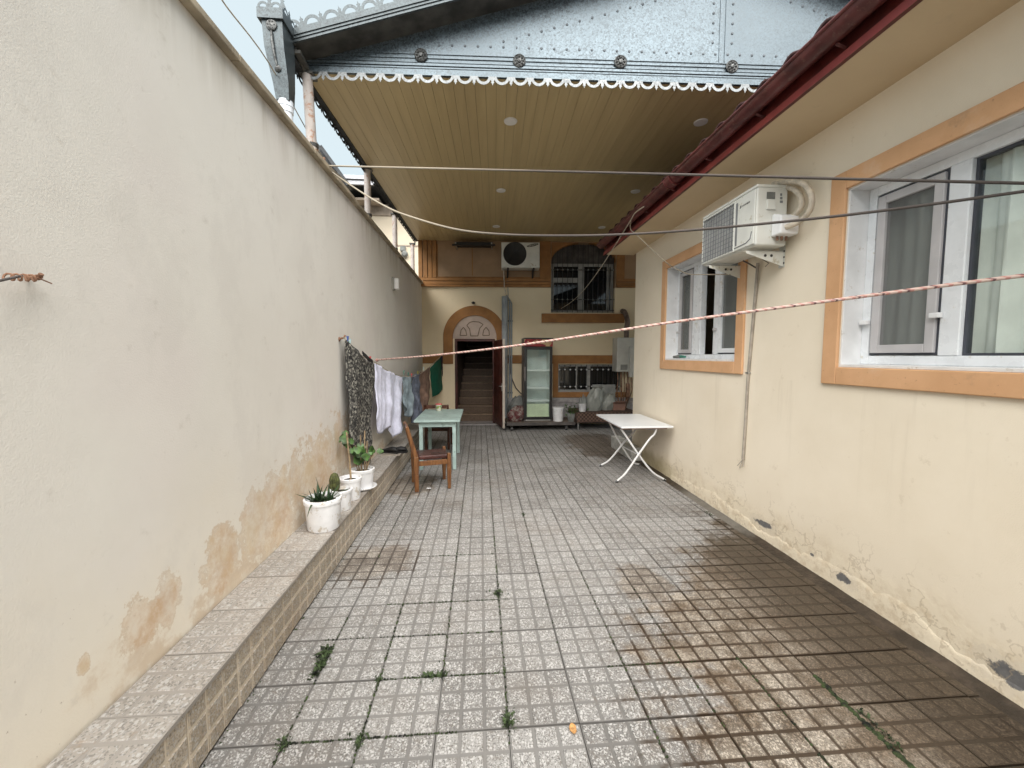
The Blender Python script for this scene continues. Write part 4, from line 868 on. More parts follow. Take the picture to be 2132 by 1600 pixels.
# bracket left without a unit, tucked under the ceiling
a = bp(941, 503, .35); b = bp(1031, 512, .35)
sh = thing('metal_bracket', bf((a[0] + b[0]) / 2, -.2, b[1]), 'black metal bracket tucked under the canopy ceiling on the back house', 'bracket')
mb = MB(); mb.box(a[0], b[0], -.36, -.32, b[1], b[1] + .03, bf); mb.box(a[0] + .05, b[0] - .05, -.318, -.1, b[1] + .02, b[1] + .08, bf); mb.build('tray', M['black_metal'], sh)
for s in (a[0] + .06, b[0] - .09):
    mb = MB(); mb.box(s, s + .03, -.318, -.022, b[1] - .001, b[1] + .0195, bf); mb.box(s, s + .03, -.37, -.318, b[1] + .031, b[1] + .06, bf)
    mb.build('arm', M['steel'], sh)

# ================================================================== CANOPY
CA = -.036; CO = Vector((-1.545, 3.93, 0)); cex = Vector((math.cos(CA), math.sin(CA), 0)); cey = Vector((-math.sin(CA), math.cos(CA), 0))
cf = lambda s, d, z: CO + cex * s + cey * d + Vector((0, 0, z))
CZ, APX, SLP, CW = 4.05, 3.84, .285, 7.68
rz = lambda s: 4.135 + SLP * (s if s < APX else 2 * APX - s)
cn = thing('canopy', cf(3.8, 2.6, CZ), 'gabled canopy roof with a spangled zinc front, scalloped trim and brown plank ceiling', 'canopy')
mb = MB(); rr = random.Random(4)
for i in range(77):
    z = CZ + rr.uniform(-.0015, .0015); mb.box(i * .1 + .0012, i * .1 + .0988, .012, 5.28, z, z + .012, cf)
mb.build('ceiling', M['ceiling'], cn)
mb = MB(); mb.box(0, CW, .012, 5.28, CZ + .014, CZ + .03, cf); mb.build('ceiling_deck', M['zinc_under'], cn)
mb = MB(); P_ = [(0, 4.05), (CW, 4.05), (CW, rz(CW)), (APX, rz(APX)), (0, rz(0))]
mb.prism(P_, lambda a, b, d: cf(a, d, b), 0, .01); gab = mb.build('gable_panel', M['zinc'], cn)
mb = MB()                                                  # folded ribs along the foot of the panel
for z, h_, o_ in ((4.052, .05, .014), (4.112, .012, .01), (4.132, .02, .016), (4.165, .008, .008), (4.2, .01, .009), (4.235, .008, .008)): mb.box(.0 if z < 4.13 else .0, CW, -o_, -.0003, z, z + h_, cf)
for s in (1.9, 3.78, 5.66): mb.box(s - .03, s - .022, -.006, -.0003, 4.25, rz(s) - .03, cf); mb.box(s + .022, s + .03, -.006, -.0003, 4.25, rz(s) - .03, cf)
mb.build('rib', M['zinc'], gab)
mb = MB()
def rivet(s, z): mb.lathe(cf(s, -.0005, z), [(.0125, 0), (.01, .004), (0, .006)], 8, (cex, (0, 0, 1), -cey))
s = .5
while s < 7.2:
    if rz(s) > 4.45: rivet(s, 4.32)
    if rz(s) - .27 > 4.36: rivet(s, rz(s) - .27)
    s += .115
for s0 in (3.69, 3.87, 1.99, 5.56):
    for k in range(9):
        z = 4.42 + k * .085
        if z < rz(s0) - .3: rivet(s0, z)
mb.build('rivet', M['rivet'], gab)
for px, py in ((877, 118), (1081, 130), (1291, 132), (1522, 142)):
    d = ray(px, py); t = (CO - EYEP).dot(cey) / d.dot(cey); p = EYEP + d * t; s = (p - CO).dot(cex); mb = MB(); c = cf(s, -.016, p.z)
    mb.lathe(c, [(.058, -.002), (.058, .006), (.05, .012), (.044, .006), (.02, .005), (.016, .016), (0, .02)], 20, (cex, (0, 0, 1), -cey))
    for k in range(8): a = k * math.pi / 4; mb.lathe(c + cex * .033 * math.cos(a) + Vector((0, 0, .033 * math.sin(a))) - cey * .006, [(.011, 0), (.008, .007), (0, .01)], 7, (cex, (0, 0, 1), -cey))
    mb.build('rosette', M['rosette'], cn, True)
def scallops(mb, f, n_, pitch, sgn, r0=.047, r1=.071, fleur=True):       # f(u, w): u along, w away from the band
    for i in range(n_):
        u0 = (i + .5) * pitch; K = 12
        A = [(u0 + r0 * math.cos(math.pi * k / K), r0 * math.sin(math.pi * k / K)) for k in range(K + 1)]; B = [(u0 + r1 * math.cos(math.pi * k / K), r1 * math.sin(math.pi * k / K)) for k in range(K + 1)]
        mb.strip(A, B, f, 0, .003)
        g = pitch / 2 - r1 + .014
        if fleur: mb.prism([(u0 + pitch / 2 - g - .006, 0), (u0 + pitch / 2 - .009, .045), (u0 + pitch / 2 - .017, .052), (u0 + pitch / 2 - .006, .06), (u0 + pitch / 2, .08), (u0 + pitch / 2 + .006, .06), (u0 + pitch / 2 + .017, .052), (u0 + pitch / 2 + .009, .045), (u0 + pitch / 2 + g + .006, 0)], f, .0005, .0035)
mb = MB(); scallops(mb, lambda u, w, d: cf(u, -.016 - d, 4.053 - w), 46, .1667, -1)
mb.build('scallop_fringe', M['zinc_pale'], cn)
mb = MB()                                                  # scalloped drip edge along the left side, its backlit darkness put into the colour
mb.box(-.05, -.046, -.2, 5.3, 4.02, 4.13, cf); scallops(mb, lambda u, w, d: cf(-.05 - d, u - .2, 4.02 - w * .6), 33, .1667, -1, r0=.03)
mb.box(-.046, -.001, -.2, 5.3, 4.04, 4.06, cf); mb.build('side_fringe', M['slate_and_backlit_zinc'], cn)
# roof slabs, front verge with crest
OV = -.22
mb = MB()
for a, b in ((-.09, APX), (APX, CW + .09)):
    za, zb = 4.135 + SLP * (a if a < APX else 2 * APX - a), 4.135 + SLP * (b if b <= APX else 2 * APX - b)
    mb.prism([(a, za), (b, zb), (b, zb + .035), (a, za + .035)], lambda u, w, d: cf(u, d, w), OV, 5.6)
mb.build('roof', M['zinc_under'], cn)
mb = MB()
for a, b in ((-.09, APX), (APX, CW + .09)):
    za, zb = 4.135 + SLP * (a if a < APX else 2 * APX - a), 4.135 + SLP * (b if b <= APX else 2 * APX - b)
    mb.prism([(a, za - .008), (b, zb - .008), (b, zb + .11), (a, za + .11)], lambda u, w, d: cf(u, d, w), OV - .012, OV - .0005)
    for o_, h_ in ((.0, .014), (.03, .01), (.058, .01)): mb.prism([(a, za + o_ - .008), (b, zb + o_ - .008), (b, zb + o_ + h_ - .008), (a, za + o_ + h_ - .008)], lambda u, w, d: cf(u, d, w), OV - .02, OV - .0125)
mb.build('verge', M['zinc_dark'], cn)
mb = MB(); L_ = math.hypot(APX, APX * SLP); cs_, sn_ = APX / L_, APX * SLP / L_
scallops(mb, lambda u, w, d: cf(u * cs_ - w * sn_ - .06, OV - .006 - d, 4.245 + SLP * -.06 + u * sn_ + w * cs_), 24, .163, 1)
mb.build('verge_crest', M['zinc_dark'], cn)
mb = MB(); mb.bar(cf(.03, OV + .02, 4.09), cf(.03, -.02, 4.06), .05, .03); mb.bar(cf(.01, -.2, 4.12), cf(.02, .0, 4.02), .02); mb.build('eave_bracket', M['zinc_under'], cn)
for k, (px, py, py2) in enumerate(((648, 172, 322), (765, 350, 462), (822, 447, 523), (859, 507, 566))):
    p = at(px, py, X=-1.5); q = at(px, py2, X=-1.5); mb = MB(); x = -1.505
    lean = .02 if k == 0 else 0
    mb.tube([(x, p.y, 2.6), (x, p.y, 3.2), (x - lean, p.y - lean, 4.03)], .043, 14)
    po = mb.build('post', M['post'], cn, True)
    mb = MB(); mb.tube([(x, p.y, 2.7), (x, p.y, 3.1 + (.3 if k == 0 else .16))], .046, 14); mb.build('rusty_sleeve', M['rust'] if k == 0 else M['post'], po, True)
    mb = MB(); mb.box(x - lean - .06, x - lean + .06, p.y - .06, p.y + .06, 4.025, 4.045); mb.tube([(x, p.y, 3.42), (x, p.y, 3.45)], .05, 14); mb.build('cap', M['zinc_under'], po)
# downlights
for k, (px, py) in enumerate(((1063, 253), (1459, 255), (1043, 397), (1323, 399), (1033, 472), (1253, 474))):
    p = at(px, py, Z=CZ - .004); row = ('nearest', 'middle', 'farthest')[k // 2]
    o = thing('downlight', p, f'round ceiling downlight in the {("row just behind the scalloped front", "middle row of the canopy ceiling", "row nearest the back house")[k // 2]}, {("towards the pale wall", "towards the red gutter")[k % 2]}', 'light', 'downlights in the canopy ceiling')
    mb = MB(); mb.lathe(p, [(.052, -.01), (.068, -.008), (.072, .002)], 28); mb.build('trim_ring', M['lamp_white'], o, True)
    mb = MB(); mb.lathe(p, [(0, -.007), (.051, -.007)], 28); mb.build('diffuser', M['lamp_white'], o, True)
# hopper and downpipe at the corner
HXa, HXb, HYa, HYb = -1.725, -1.53, 3.5, 3.75
hp = thing('rain_hopper', (-1.6, 3.62, 2.5), 'ornate zinc rainwater hopper on a white downpipe above the pale wall', 'hopper')
def loft(mb, secs):
    vs = [(x, y, z) for x0, x1, y0, y1, z in secs for x, y in ((x0, y0), (x1, y0), (x1, y1), (x0, y1))]; f = []
    for i in range(len(secs) - 1):
        for j in range(4): f.append((i * 4 + j, i * 4 + (j + 1) % 4, i * 4 + 4 + (j + 1) % 4, i * 4 + 4 + j))
    mb.add(vs, f + [(3, 2, 1, 0), tuple(len(vs) - 4 + q for q in range(4))])
mb = MB(); loft(mb, [(-1.63, -1.53, 3.56, 3.66, 3.6), (-1.645, -1.525, 3.55, 3.67, 3.72), (-1.69, -1.54, 3.525, 3.72, 3.98), (-1.7, -1.545, 3.52, 3.73, 4.17)]); mb.build('body', M['zinc_dark'], hp)
mb = MB(); mb.box(HXa, HXb, HYa, HYb, 4.172, 4.185); mb.box(HXa, HXb, HYa, HYa + .006, 4.185, 4.25); mb.box(HXa, HXb, HYb - .006, HYb, 4.185, 4.25); mb.box(HXa, HXa + .006, HYa + .006, HYb - .006, 4.185, 4.25); mb.box(HXb - .006, HXb, HYa + .006, HYb - .006, 4.185, 4.25); mb.build('rim', M['zinc_dark'], hp)
mb = MB(); kw = dict(r0=.026, r1=.042)
scallops(mb, lambda u, w, d: (HXa + u, HYa + d, 4.25 + w), 2, .0975, 1, **kw); scallops(mb, lambda u, w, d: (HXb - d, HYa + u, 4.25 + w), 2, .125, 1, **kw); scallops(mb, lambda u, w, d: (HXa + u, HYb - d, 4.25 + w), 2, .0975, 1, **kw); scallops(mb, lambda u, w, d: (HXa + d, HYa + u, 4.25 + w), 2, .125, 1, **kw)
mb.build('crest', M['zinc_dark'], hp)
mb = MB(); c = Vector((-1.625, 3.518, 4.13)); AXS = ((1, 0, 0), (0, 0, 1), (0, -1, 0))
mb.lathe(c, [(.042, 0), (.042, .006), (.034, .012), (.014, .008), (0, .016)], 16, AXS)
for k in range(6): a = k * math.pi / 3; mb.lathe(c + Vector((.026 * math.cos(a), -.008, .026 * math.sin(a))), [(.009, 0), (0, .009)], 6, AXS)
mb.tube([(-1.625, 3.512, 4.08), (-1.622, 3.515, 4.0), (-1.612, 3.525, 3.9), (-1.6, 3.53, 3.84)], [.009, .013, .011, .007], 8); mb.lathe((-1.597, 3.535, 3.82), [(.026, 0), (.02, .008), (0, .012)], 12, AXS); mb.build('ornament', M['rosette'], hp, True)
mb = MB(); mb.tube([(-1.58, 3.61, 3.6), (-1.58, 3.61, 2.5)], .052, 20); mb.tube([(-1.58, 3.61, 3.61), (-1.58, 3.61, 3.52)], .058, 20); mb.tube([(-1.58, 3.61, 3.58), (-1.58, 3.61, 3.565)], .062, 20); mb.build('downpipe', M['pvc_white'], hp, True)

# ================================================================== NEIGHBOUR BEYOND THE WALL
nb = thing('neighbour_house', (-4, 13, 0), 'cream neighbouring house with a grey eave, seen beyond the pale wall', 'house')
mb = MB(); a = at(700, 405, Y=12); mb.box(-9, -1.6, 12, 15, 0, a.z - .25); mb.build('wall', M['neighbour_wall'], nb)
mb = MB(); mb.box(-9, -1.6, 11.96, 15, a.z - .55, a.z - .249); mb.box(-3.6, -2.7, 11.5, 11.96, at(765, 428, Y=11.9).z, at(765, 428, Y=11.9).z + .06); mb.build('eave_shade_and_beam', M['neighbour_shade_and_line'], nb)  # strip below the eave has the eave's shade in its colour; plus a beam
e0, e1 = at(700, 385, Y=11.3).z, at(700, 371, Y=11.3).z
mb = MB(); mb.box(-9, -1.6, 11.25, 11.32, e0, e1); mb.box(-9, -1.6, 11.2, 11.25, e1 - .05, e1 + .05); mb.build('eave_gutter', M['grey_tin'], nb, bevel=.01)
mb = MB(); mb.box(-9, -1.6, 11.321, 15.2, e0 + .02, e0 + .1); mb.prism([(11.3, e1), (15.5, e1 + .5), (15.5, e1 + .4), (11.3, e1 - .08)], lambda p, q, d: (d, p, q), -9, -1.6); mb.build('roof', M['slate_and_backlit_zinc'], nb)
mb = MB(); c = at(843, 530, Y=11.95); mb.lathe(c, [(.09, 0), (.09, .05), (.05, .1), (0, .1)], 14, ((1, 0, 0), (0, 0, 1), (0, -1, 0))); mb.box(c.x - .12, c.x + .02, 11.9, 11.999, c.z + .09, c.z + .22); mb.build('wall_light', M['dark_grey'], nb)
mb = MB(); zz = at(840, 512, Y=12).z; mb.box(-9, -1.6, 11.985, 11.999, zz - .02, zz + .02); mb.build('string_line', M['neighbour_shade_and_line'], nb)
nr = thing('gable_roof', at(668, 330, Y=10.6), 'dark pitched roof end of another neighbour, just past the first canopy post', 'roof')
mb = MB(); mb.prism([(p.x, p.z) for p in [at(*q, Y=10.6) for q in ((655, 290), (668, 306), (726, 386), (655, 386))]], lambda p, q, d: (p, d, q), 10.6, 10.9); mb.build('slope', M['slate_and_backlit_zinc'], nr)
mb = MB(); a, b = at(668, 306, Y=10.55), at(726, 386, Y=10.55); mb.bar(a, b, .1, .08); mb.build('bargeboard', M['slate_and_backlit_zinc'], nr)

# ================================================================== CLOTHES LINES
XE = HX + FD - .01
def line_from(pix, p0, p1, r, name, mat, label, tail=None, n=6):
    q = [atv(x, y, p0, p1) for x, y in pix]
    d = q[-1] - q[-2]
    if tail: q.append(q[-1] + d * ((tail - q[-1].x) / d.x))
    mb = MB(); mb.tube(bez(q, n), r, 8)
    return tag(mb.build(name, mat, smooth=True), label, 'clothes line')
pA = at(672, 345.5, X=-1.34)
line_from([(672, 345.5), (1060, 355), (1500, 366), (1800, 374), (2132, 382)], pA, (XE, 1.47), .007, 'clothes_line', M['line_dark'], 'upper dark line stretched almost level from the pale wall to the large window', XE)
pB = at(678, 350, X=-1.34)
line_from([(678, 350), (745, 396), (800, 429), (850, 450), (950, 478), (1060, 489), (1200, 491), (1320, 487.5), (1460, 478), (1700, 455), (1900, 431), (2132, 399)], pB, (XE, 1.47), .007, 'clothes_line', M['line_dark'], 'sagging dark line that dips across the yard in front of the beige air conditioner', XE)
mb = MB(); mb.tube([(LX(3.75) - .02, 3.74, 3.05), (LX(3.75) - .02, 3.74, 3.24)], .012, 8); mb.tube([(LX(3.75) - .02, 3.74, 3.2), pA], .006, 6); mb.tube([(LX(3.75) - .02, 3.74, 3.19), pB], .006, 6)
tag(mb.build('line_stake', M['rust'], smooth=True), 'short rusty stake on the wall coping that the dark lines are tied to', 'stake')
mb = MB(); mb.tube(bez([at(440, -40, X=-1.62), at(470, 12, X=-1.62), at(560, 132, X=-1.62), at(655, 300, X=-1.6), at(692, 352, X=-1.56), at(745, 397, X=-1.56)], 5), .005, 6)
tag(mb.build('utility_wire', M['pale_cord'], smooth=True), 'thin wire slanting down through the sky above the pale wall', 'wire')
# laundry line along the pale wall
h2 = at(714, 702, X=LX(3.93) + .05); sD, zD = bp(919, 741); wD = bf(sD, -.03, zD)
LP0, LP1 = (h2.x, h2.y), (wD.x, wD.y)
LL = [(714, 702), (735, 724), (757, 744), (785, 757), (812, 775), (835, 783), (862, 784), (885, 772), (902, 757), (919, 741)]
mb = MB(); mb.tube(bez([atv(x, y, LP0, LP1) for x, y in LL], 5), .005, 7); tag(mb.build('clothes_line', M['pale_cord'], smooth=True), 'short sagging line along the pale wall that carries the washing', 'clothes line')
o = thing('wall_hook', h2, 'short bent hook on the pale wall above the patterned rug', 'hook')
mb = MB(); mb.tube([(LX(3.93) - .01, 3.93, h2.z - .02), (h2.x - .01, 3.935, h2.z - .005), (h2.x + .004, 3.94, h2.z + .02)], .009, 8); mb.build('shank', M['rust'], o, True)
mb = MB(); mb.lathe((LX(3.93), 3.93, h2.z - .02), [(.022, 0), (.02, .006), (.012, .012)], 12, ((0, 1, 0), (0, 0, 1), (1, 0, 0))); mb.build('wall_plate', M['rust'], o, True)
pC = atv(782, 750, LP0, LP1)
line_from([(782, 750), (900, 740.5), (1060, 722), (1250, 694), (1400, 671.5), (1600, 644), (1800, 617), (2000, 590.5), (2132, 574)], pC, (XE, 1.47), .0088, 'clothes_line', M['rope'], 'thick red and white flecked rope rising from the washing to the large window', XE)
mb = MB(); k = pC + Vector((.02, -.01, -.002)); mb.lathe(k - Vector((0, 0, .02)), [(0, 0), (.017, .008), (.02, .02), (.015, .034), (0, .042)], 10)
tag(mb.build('rope_knot', M['rope'], smooth=True), 'knot where the red and white rope joins the washing line', 'knot')
# thin cord looped on the gutter end
gA = Vector((GX - GR - .006, at(1314, 459, X=GX - GR).y, at(1314, 459, X=GX - GR).z)); sC, zC_ = bp(1168, 643, .06); wC = bf(sC, -.06, zC_)
q = [at(1340, 431, X=GX - GR - .008), at(1322, 444, X=GX - GR - .006), gA]
q2 = [gA + (wC - gA) * t - Vector((0, 0, .18 * math.sin(math.pi * t))) for t in (.12, .3, .5, .7, .85, 1)]
mb = MB(); mb.tube(bez(q + q2, 4), .0055, 6); tag(mb.build('cord', M['pale_cord'], smooth=True), 'thin cord running from the gutter end down to the barred upper window', 'cord')
q = [gA, at(1313, 478, X=GX + .0), at(1324, 488, X=GX + .04), at(1350, 513, X=2.0), at(1390, 549, X=2.2), at(1404, 558, X=HX - .05), at(1430, 570, X=HX - .05), at(1445, 572, X=HX - .07), at(1470, 572, X=HX - .1), at(1520, 572, X=HX - .12)]
mb = MB(); mb.tube(bez(q, 4), .0055, 6); tag(mb.build('cord', M['pale_cord'], smooth=True), 'thin cord drooping from the gutter end past the small window to the air conditioner bracket', 'cord')

# ================================================================== WASHING
ldir = Vector((LP1[0] - LP0[0], LP1[1] - LP0[1], 0)).normalized(); lnor = Vector((ldir.y, -ldir.x, 0))
def poly_at(P, u):
    n_ = len(P) - 1; 
    # parametrise by x
    x = P[0][0] + (P[-1][0] - P[0][0]) * u
    for a, b in zip(P, P[1:]):
        if b[0] == a[0]: continue
        t = (x - a[0]) / (b[0] - a[0])
        if -1e-6 <= t <= 1 + 1e-6: return x, a[1] + (b[1] - a[1]) * t
    return P[-1]
def hang(name, label, mat, top, bot, folds, amp, seed, cat, nu=40, nv=30, off=0, group='washing on the line', back=None):
    T_ = [atv(*poly_at(top, i / nu), LP0, LP1) for i in range(nu + 1)]; B_ = [atv(*poly_at(bot, i / nu), LP0, LP1) for i in range(nu + 1)]
    g = random.Random(seed); ph = [g.uniform(0, 6) for _ in range(5)]
    def fn(u, v):
        i = round(u * nu); p = T_[i].lerp(B_[i], v)
        f = amp * 1.35 * min(1, .25 + v * 1.3) * (math.sin(folds * u * 6.28 + ph[0] + .8 * math.sin(2.2 * v + ph[1])) + .5 * math.sin(folds * 2.3 * u * 6.28 + ph[2] + 1.5 * v)) + amp * .6 * math.sin(9 * v + 5 * u + ph[3]) * v + amp * .35 * math.sin(17 * v - 14 * u + ph[4]) * math.sin(11 * u + 4 * v)
        return p + lnor * (f + off) + Vector((0, 0, amp * .25 * math.sin(13 * u + ph[4])))
    mb = MB(); mb.grid(fn, nu, nv)
    return tag(mb.build(name, mat, smooth=True, solid=.006), label, cat, group)
hang('patterned_rug', 'black and white flecked rug hung by a corner over the flower pots', M['rug'], [(716, 706), (736, 727), (757, 747), (779, 759)], [(721, 900), (732, 945), (742, 962), (756, 968), (772, 966)], .7, .02, 1, 'rug', off=.012)
hang('white_shirt', 'white rumpled shirt with two pointed tails, hung beside the patterned rug', M['shirt_white'], [(781, 756), (800, 770), (812, 774), (824, 781), (836, 786)], [(780, 870), (787, 904), (799, 903), (807, 886), (813, 893), (820, 914), (826, 903), (837, 896)], 2.6, .022, 2, 'shirt')
hang('blue_shirt', 'pale grey blue garment with one hanging sleeve, next after the white shirt', M['shirt_blue'], [(836, 784), (846, 785), (858, 785)], [(838, 838), (846, 868), (853, 868), (857, 838), (861, 832)], 1.6, .022, 3, 'shirt', 24)
hang('blue_jeans', 'dark blue denim garment between the pale blue garment and the brown cloth', M['jeans'], [(857, 784), (866, 780), (873, 779)], [(857, 838), (864, 880), (870, 882), (877, 850)], 1.3, .025, 4, 'trousers', 24)
hang('brown_cloth', 'brown garment at the shaded end of the washing, before the green cloth', M['brown_cloth'], [(869, 779), (880, 774), (889, 768), (896, 763)], [(872, 862), (880, 858), (890, 862), (897, 858)], 1.2, .03, 5, 'garment', 24)
hang('green_cloth', 'plain deep green cloth hanging slanted nearest the back house', M['green_cloth'], [(893.5, 768), (905, 755), (916, 744)], [(901, 828), (906, 824), (918, 812)], .5, .012, 6, 'cloth', 20, off=.02)
hang('black_sock', 'small black sock pegged above the patterned rug', M['black_cloth'], [(744, 731), (756, 742), (766, 750)], [(745, 741), (757, 750), (767, 757)], .6, .004, 7, 'sock', 10, 8, off=.05)
hang('dark_cloth', 'narrow dark strip of cloth at the corner of the green cloth', M['navy_cloth'], [(914, 743), (919, 741)], [(916, 770), (921, 790)], .4, .006, 8, 'cloth', 8, 12, off=.03)
def peg(px, py, mat, label, big=1):
    p = atv(px, py, LP0, LP1); o = thing('clothes_peg', p, label, 'clothes peg', 'pegs on the washing line')
    for sg in (-1, 1):
        mb = MB(); mb.bar(p + lnor * .007 * sg + Vector((0, 0, .03 * big)), p + lnor * .012 * sg * (-.3) - Vector((0, 0, .03 * big)), .012, .007, upv=tuple(lnor)); mb.build('jaw', mat, o)
for px, py, m_, t_ in ((841, 776, 'peg_green', 'dark green peg at the start of the pale blue garment'), (850, 780, 'peg_green', 'second dark green peg, holding the middle of the pale blue garment'), (857, 782, 'peg_red', 'red peg between the pale blue garment and the denim'), (870, 777, 'peg_yellow', 'yellow peg beside the brown cloth'), (771, 748, 'peg_red', 'red peg at the upper corner of the patterned rug'), (882, 768, 'peg_pale', 'pale peg on the brown cloth')): peg(px, py, M[m_], t_)
for k, (px, py, m_, t_) in enumerate(((724, 708, 'peg_blue', 'deep blue clip bunched at the hook'), (729, 714, 'peg_pale', 'pale clip bunched next to the deep blue clip'), (725, 719, 'peg_green', 'green clip at the bottom of the bunch near the hook'))): peg(px, py, M[m_], t_, 1.2)

# ================================================================== POTS ON THE LEDGE
def pot(px, py, r, h, label, rim=True, top=1.12, saucer=False, soil=.86):
    p = at(px, py, Z=.301); c = Vector((p.x, p.y + r * .6, .301)); o = thing('flower_pot', c, label, 'flower pot', 'white pots on the tiled ledge'); z0 = 0
    if saucer:
        mb = MB(); mb.lathe(c, [(r * 1.05, 0), (r * 1.42, .022), (r * 1.4, .026), (r * 1.0, .008), (0, .008)], 30); mb.build('saucer', M['pot_white'], o, True); z0 = .009
    prof = [(r * .96, z0), (r, z0 + .01), (r * top, h * .84)] + ([(r * top + .007, h * .85), (r * top + .01, h * .98), (r * top + .006, h)] if rim else [(r * top, h)]) + [(r * top - .006, h), (r * top - .012, h * soil), ]
    mb = MB(); mb.lathe(c, prof, 36); b = mb.build('pot', M['pot_white'], o, True)
    mb = MB(); mb.lathe(c, [(r * top - .011, h * soil - .004), (r * top * .5, h * soil + .006), (0, h * soil)], 24); mb.build('soil', M['soil'], o, True)
    return o, c, c + Vector((0, 0, h * soil))
def blade(mb, base, dirv, L, w, droop, seed):
    g = random.Random(seed); d = Vector(dirv).normalized(); sd = d.cross(Vector((0, 0, 1))); sd = sd.normalized() if sd.length > .01 else Vector((1, 0, 0)); N_ = 6; vs = []
    for i in range(N_ + 1):
        t = i / N_; p = base + d * L * t + Vector((0, 0, -droop * L * t * t)); ww = w * (1 - t ** 1.6) + .0008; vs += [p - sd * ww, p + Vector((0, 0, -ww * .55)), p + sd * ww, p + Vector((0, 0, ww * .2))]
    f = [(i * 4 + a, i * 4 + (a + 1) % 4, i * 4 + 4 + (a + 1) % 4, i * 4 + 4 + a) for i in range(N_) for a in range(4)]
    mb.add(vs, f)
o1, c1, s1_ = pot(667, 1106, .108, .225, 'largest white bucket pot with a spiky aloe, nearest of the row')
g = random.Random(21); mb = MB()
for i in range(30):
    a = g.uniform(0, 6.28); e = g.uniform(.35, 1.35); b = s1_ + Vector((math.cos(a) * .03 * g.random(), math.sin(a) * .03 * g.random(), 0)) + Vector((g.choice((-.035, .03)), g.uniform(-.02, .02), 0))
    blade(mb, b, (math.cos(a) * math.cos(e), math.sin(a) * math.cos(e), math.sin(e)), g.uniform(.09, .17), g.uniform(.008, .013), g.uniform(.05, .35), i)
blade(mb, s1_ + Vector((-.02, -.085, .02)), (-.1, -.5, .3), .11, .009, 1.1, 99); blade(mb, s1_, (-.8, -.3, .5), .18, .011, .15, 98); blade(mb, s1_, (-.25, 0, 1), .19, .011, .02, 97)
al = mb.build('aloe_leaves', M['aloe'], o1, smooth=True)
o2, c2, s2_ = pot(707, 1064, .072, .165, 'small white pot with a stubby cactus, second of the row')
mb = MB(); n_ = 20; cb = s2_ + Vector((-.055, .02, 0)); vs = []
prof = [(.028, 0), (.036, .03), (.038, .09), (.034, .11), (.024, .138), (.008, .15)]
for r_, z in prof:
    for j in range(n_): a = 2 * math.pi * j / n_; rr_ = r_ * (1.08 if j % 2 else .86); vs.append(cb + Vector((rr_ * math.cos(a), rr_ * math.sin(a), z)))
mb.add(vs, [(i * n_ + j, i * n_ + (j + 1) % n_, (i + 1) * n_ + (j + 1) % n_, (i + 1) * n_ + j) for i in range(5) for j in range(n_)] + [tuple(5 * n_ + j for j in range(n_))]); mb.build('cactus', M['cactus'], o2, True)
mb = MB(); blade(mb, s2_ + Vector((0, 0, .0)), (.8, -.1, .5), .1, .009, .4, 1); blade(mb, s2_, (.7, .3, .35), .1, .008, .3, 2); mb.build('leaf', M['aloe'], o2, True)
o3, c3, s3_ = pot(727, 1042, .078, .19, 'dirty white pot holding one bare stake, third of the row')
mb = MB(); mb.tube([s3_ + Vector((.012, -.02, -.03)), s3_ + Vector((.0, -.01, .18)), s3_ + Vector((-.022, 0, .42))], [.009, .008, .0075], 8); mb.build('stake', M['stem'], o3, True)
o4, c4, s4_ = pot(752, 1021, .09, .19, 'white pot on a wide saucer with a round leaved plant, fourth of the row', saucer=True)
mb = MB(); tips = []
for (px, py, dx) in ((722, 916, -.06), (733, 938, -.03), (748, 947, .0), (776, 948, .04), (740, 928, -.05), (779, 938, .05)):
    e = at(px, py, Y=s4_.y - .03 + dx * .3); tips.append(e); b = s4_ + Vector((dx * .6, 0, -.02)); mb.tube(bez([b, b.lerp(e, .5) + Vector((0, .01, .03)), e], 4), .0045, 6)
for dx, hgt in ((-.01, .34), (.02, .38), (.035, .28)): mb.tube([s4_ + Vector((dx, 0, -.02)), s4_ + Vector((dx * 1.3, .01, hgt))], .006, 6)
mb.build('stem', M['stem'], o4, True)
g = random.Random(5); mb = MB()
for i, e in enumerate(tips):
    for k in range(5 if i < 3 else 4):
        c = e + Vector((g.gauss(0, .03), g.gauss(0, .03), g.gauss(0, .03))); r_ = g.uniform(.026, .05) * (1 if i < 3 else .7); nx = Vector((g.gauss(0, .5), -1, g.gauss(.5, .5))).normalized(); a1 = nx.orthogonal().normalized(); a2 = nx.cross(a1); vs = [c - nx * r_ * .18]
        for j in range(10):
            w = j * .628; q = r_ * (1 + .1 * math.cos(5 * w)) * (1 if j else .55); vs.append(c + a1 * q * math.cos(w) + a2 * q * math.sin(w))
        mb.add(vs, [(0, 1 + j, 1 + (j + 1) % 10) for j in range(10)])
mb.build('round_leaves', M['leaf_green'], o4, True)
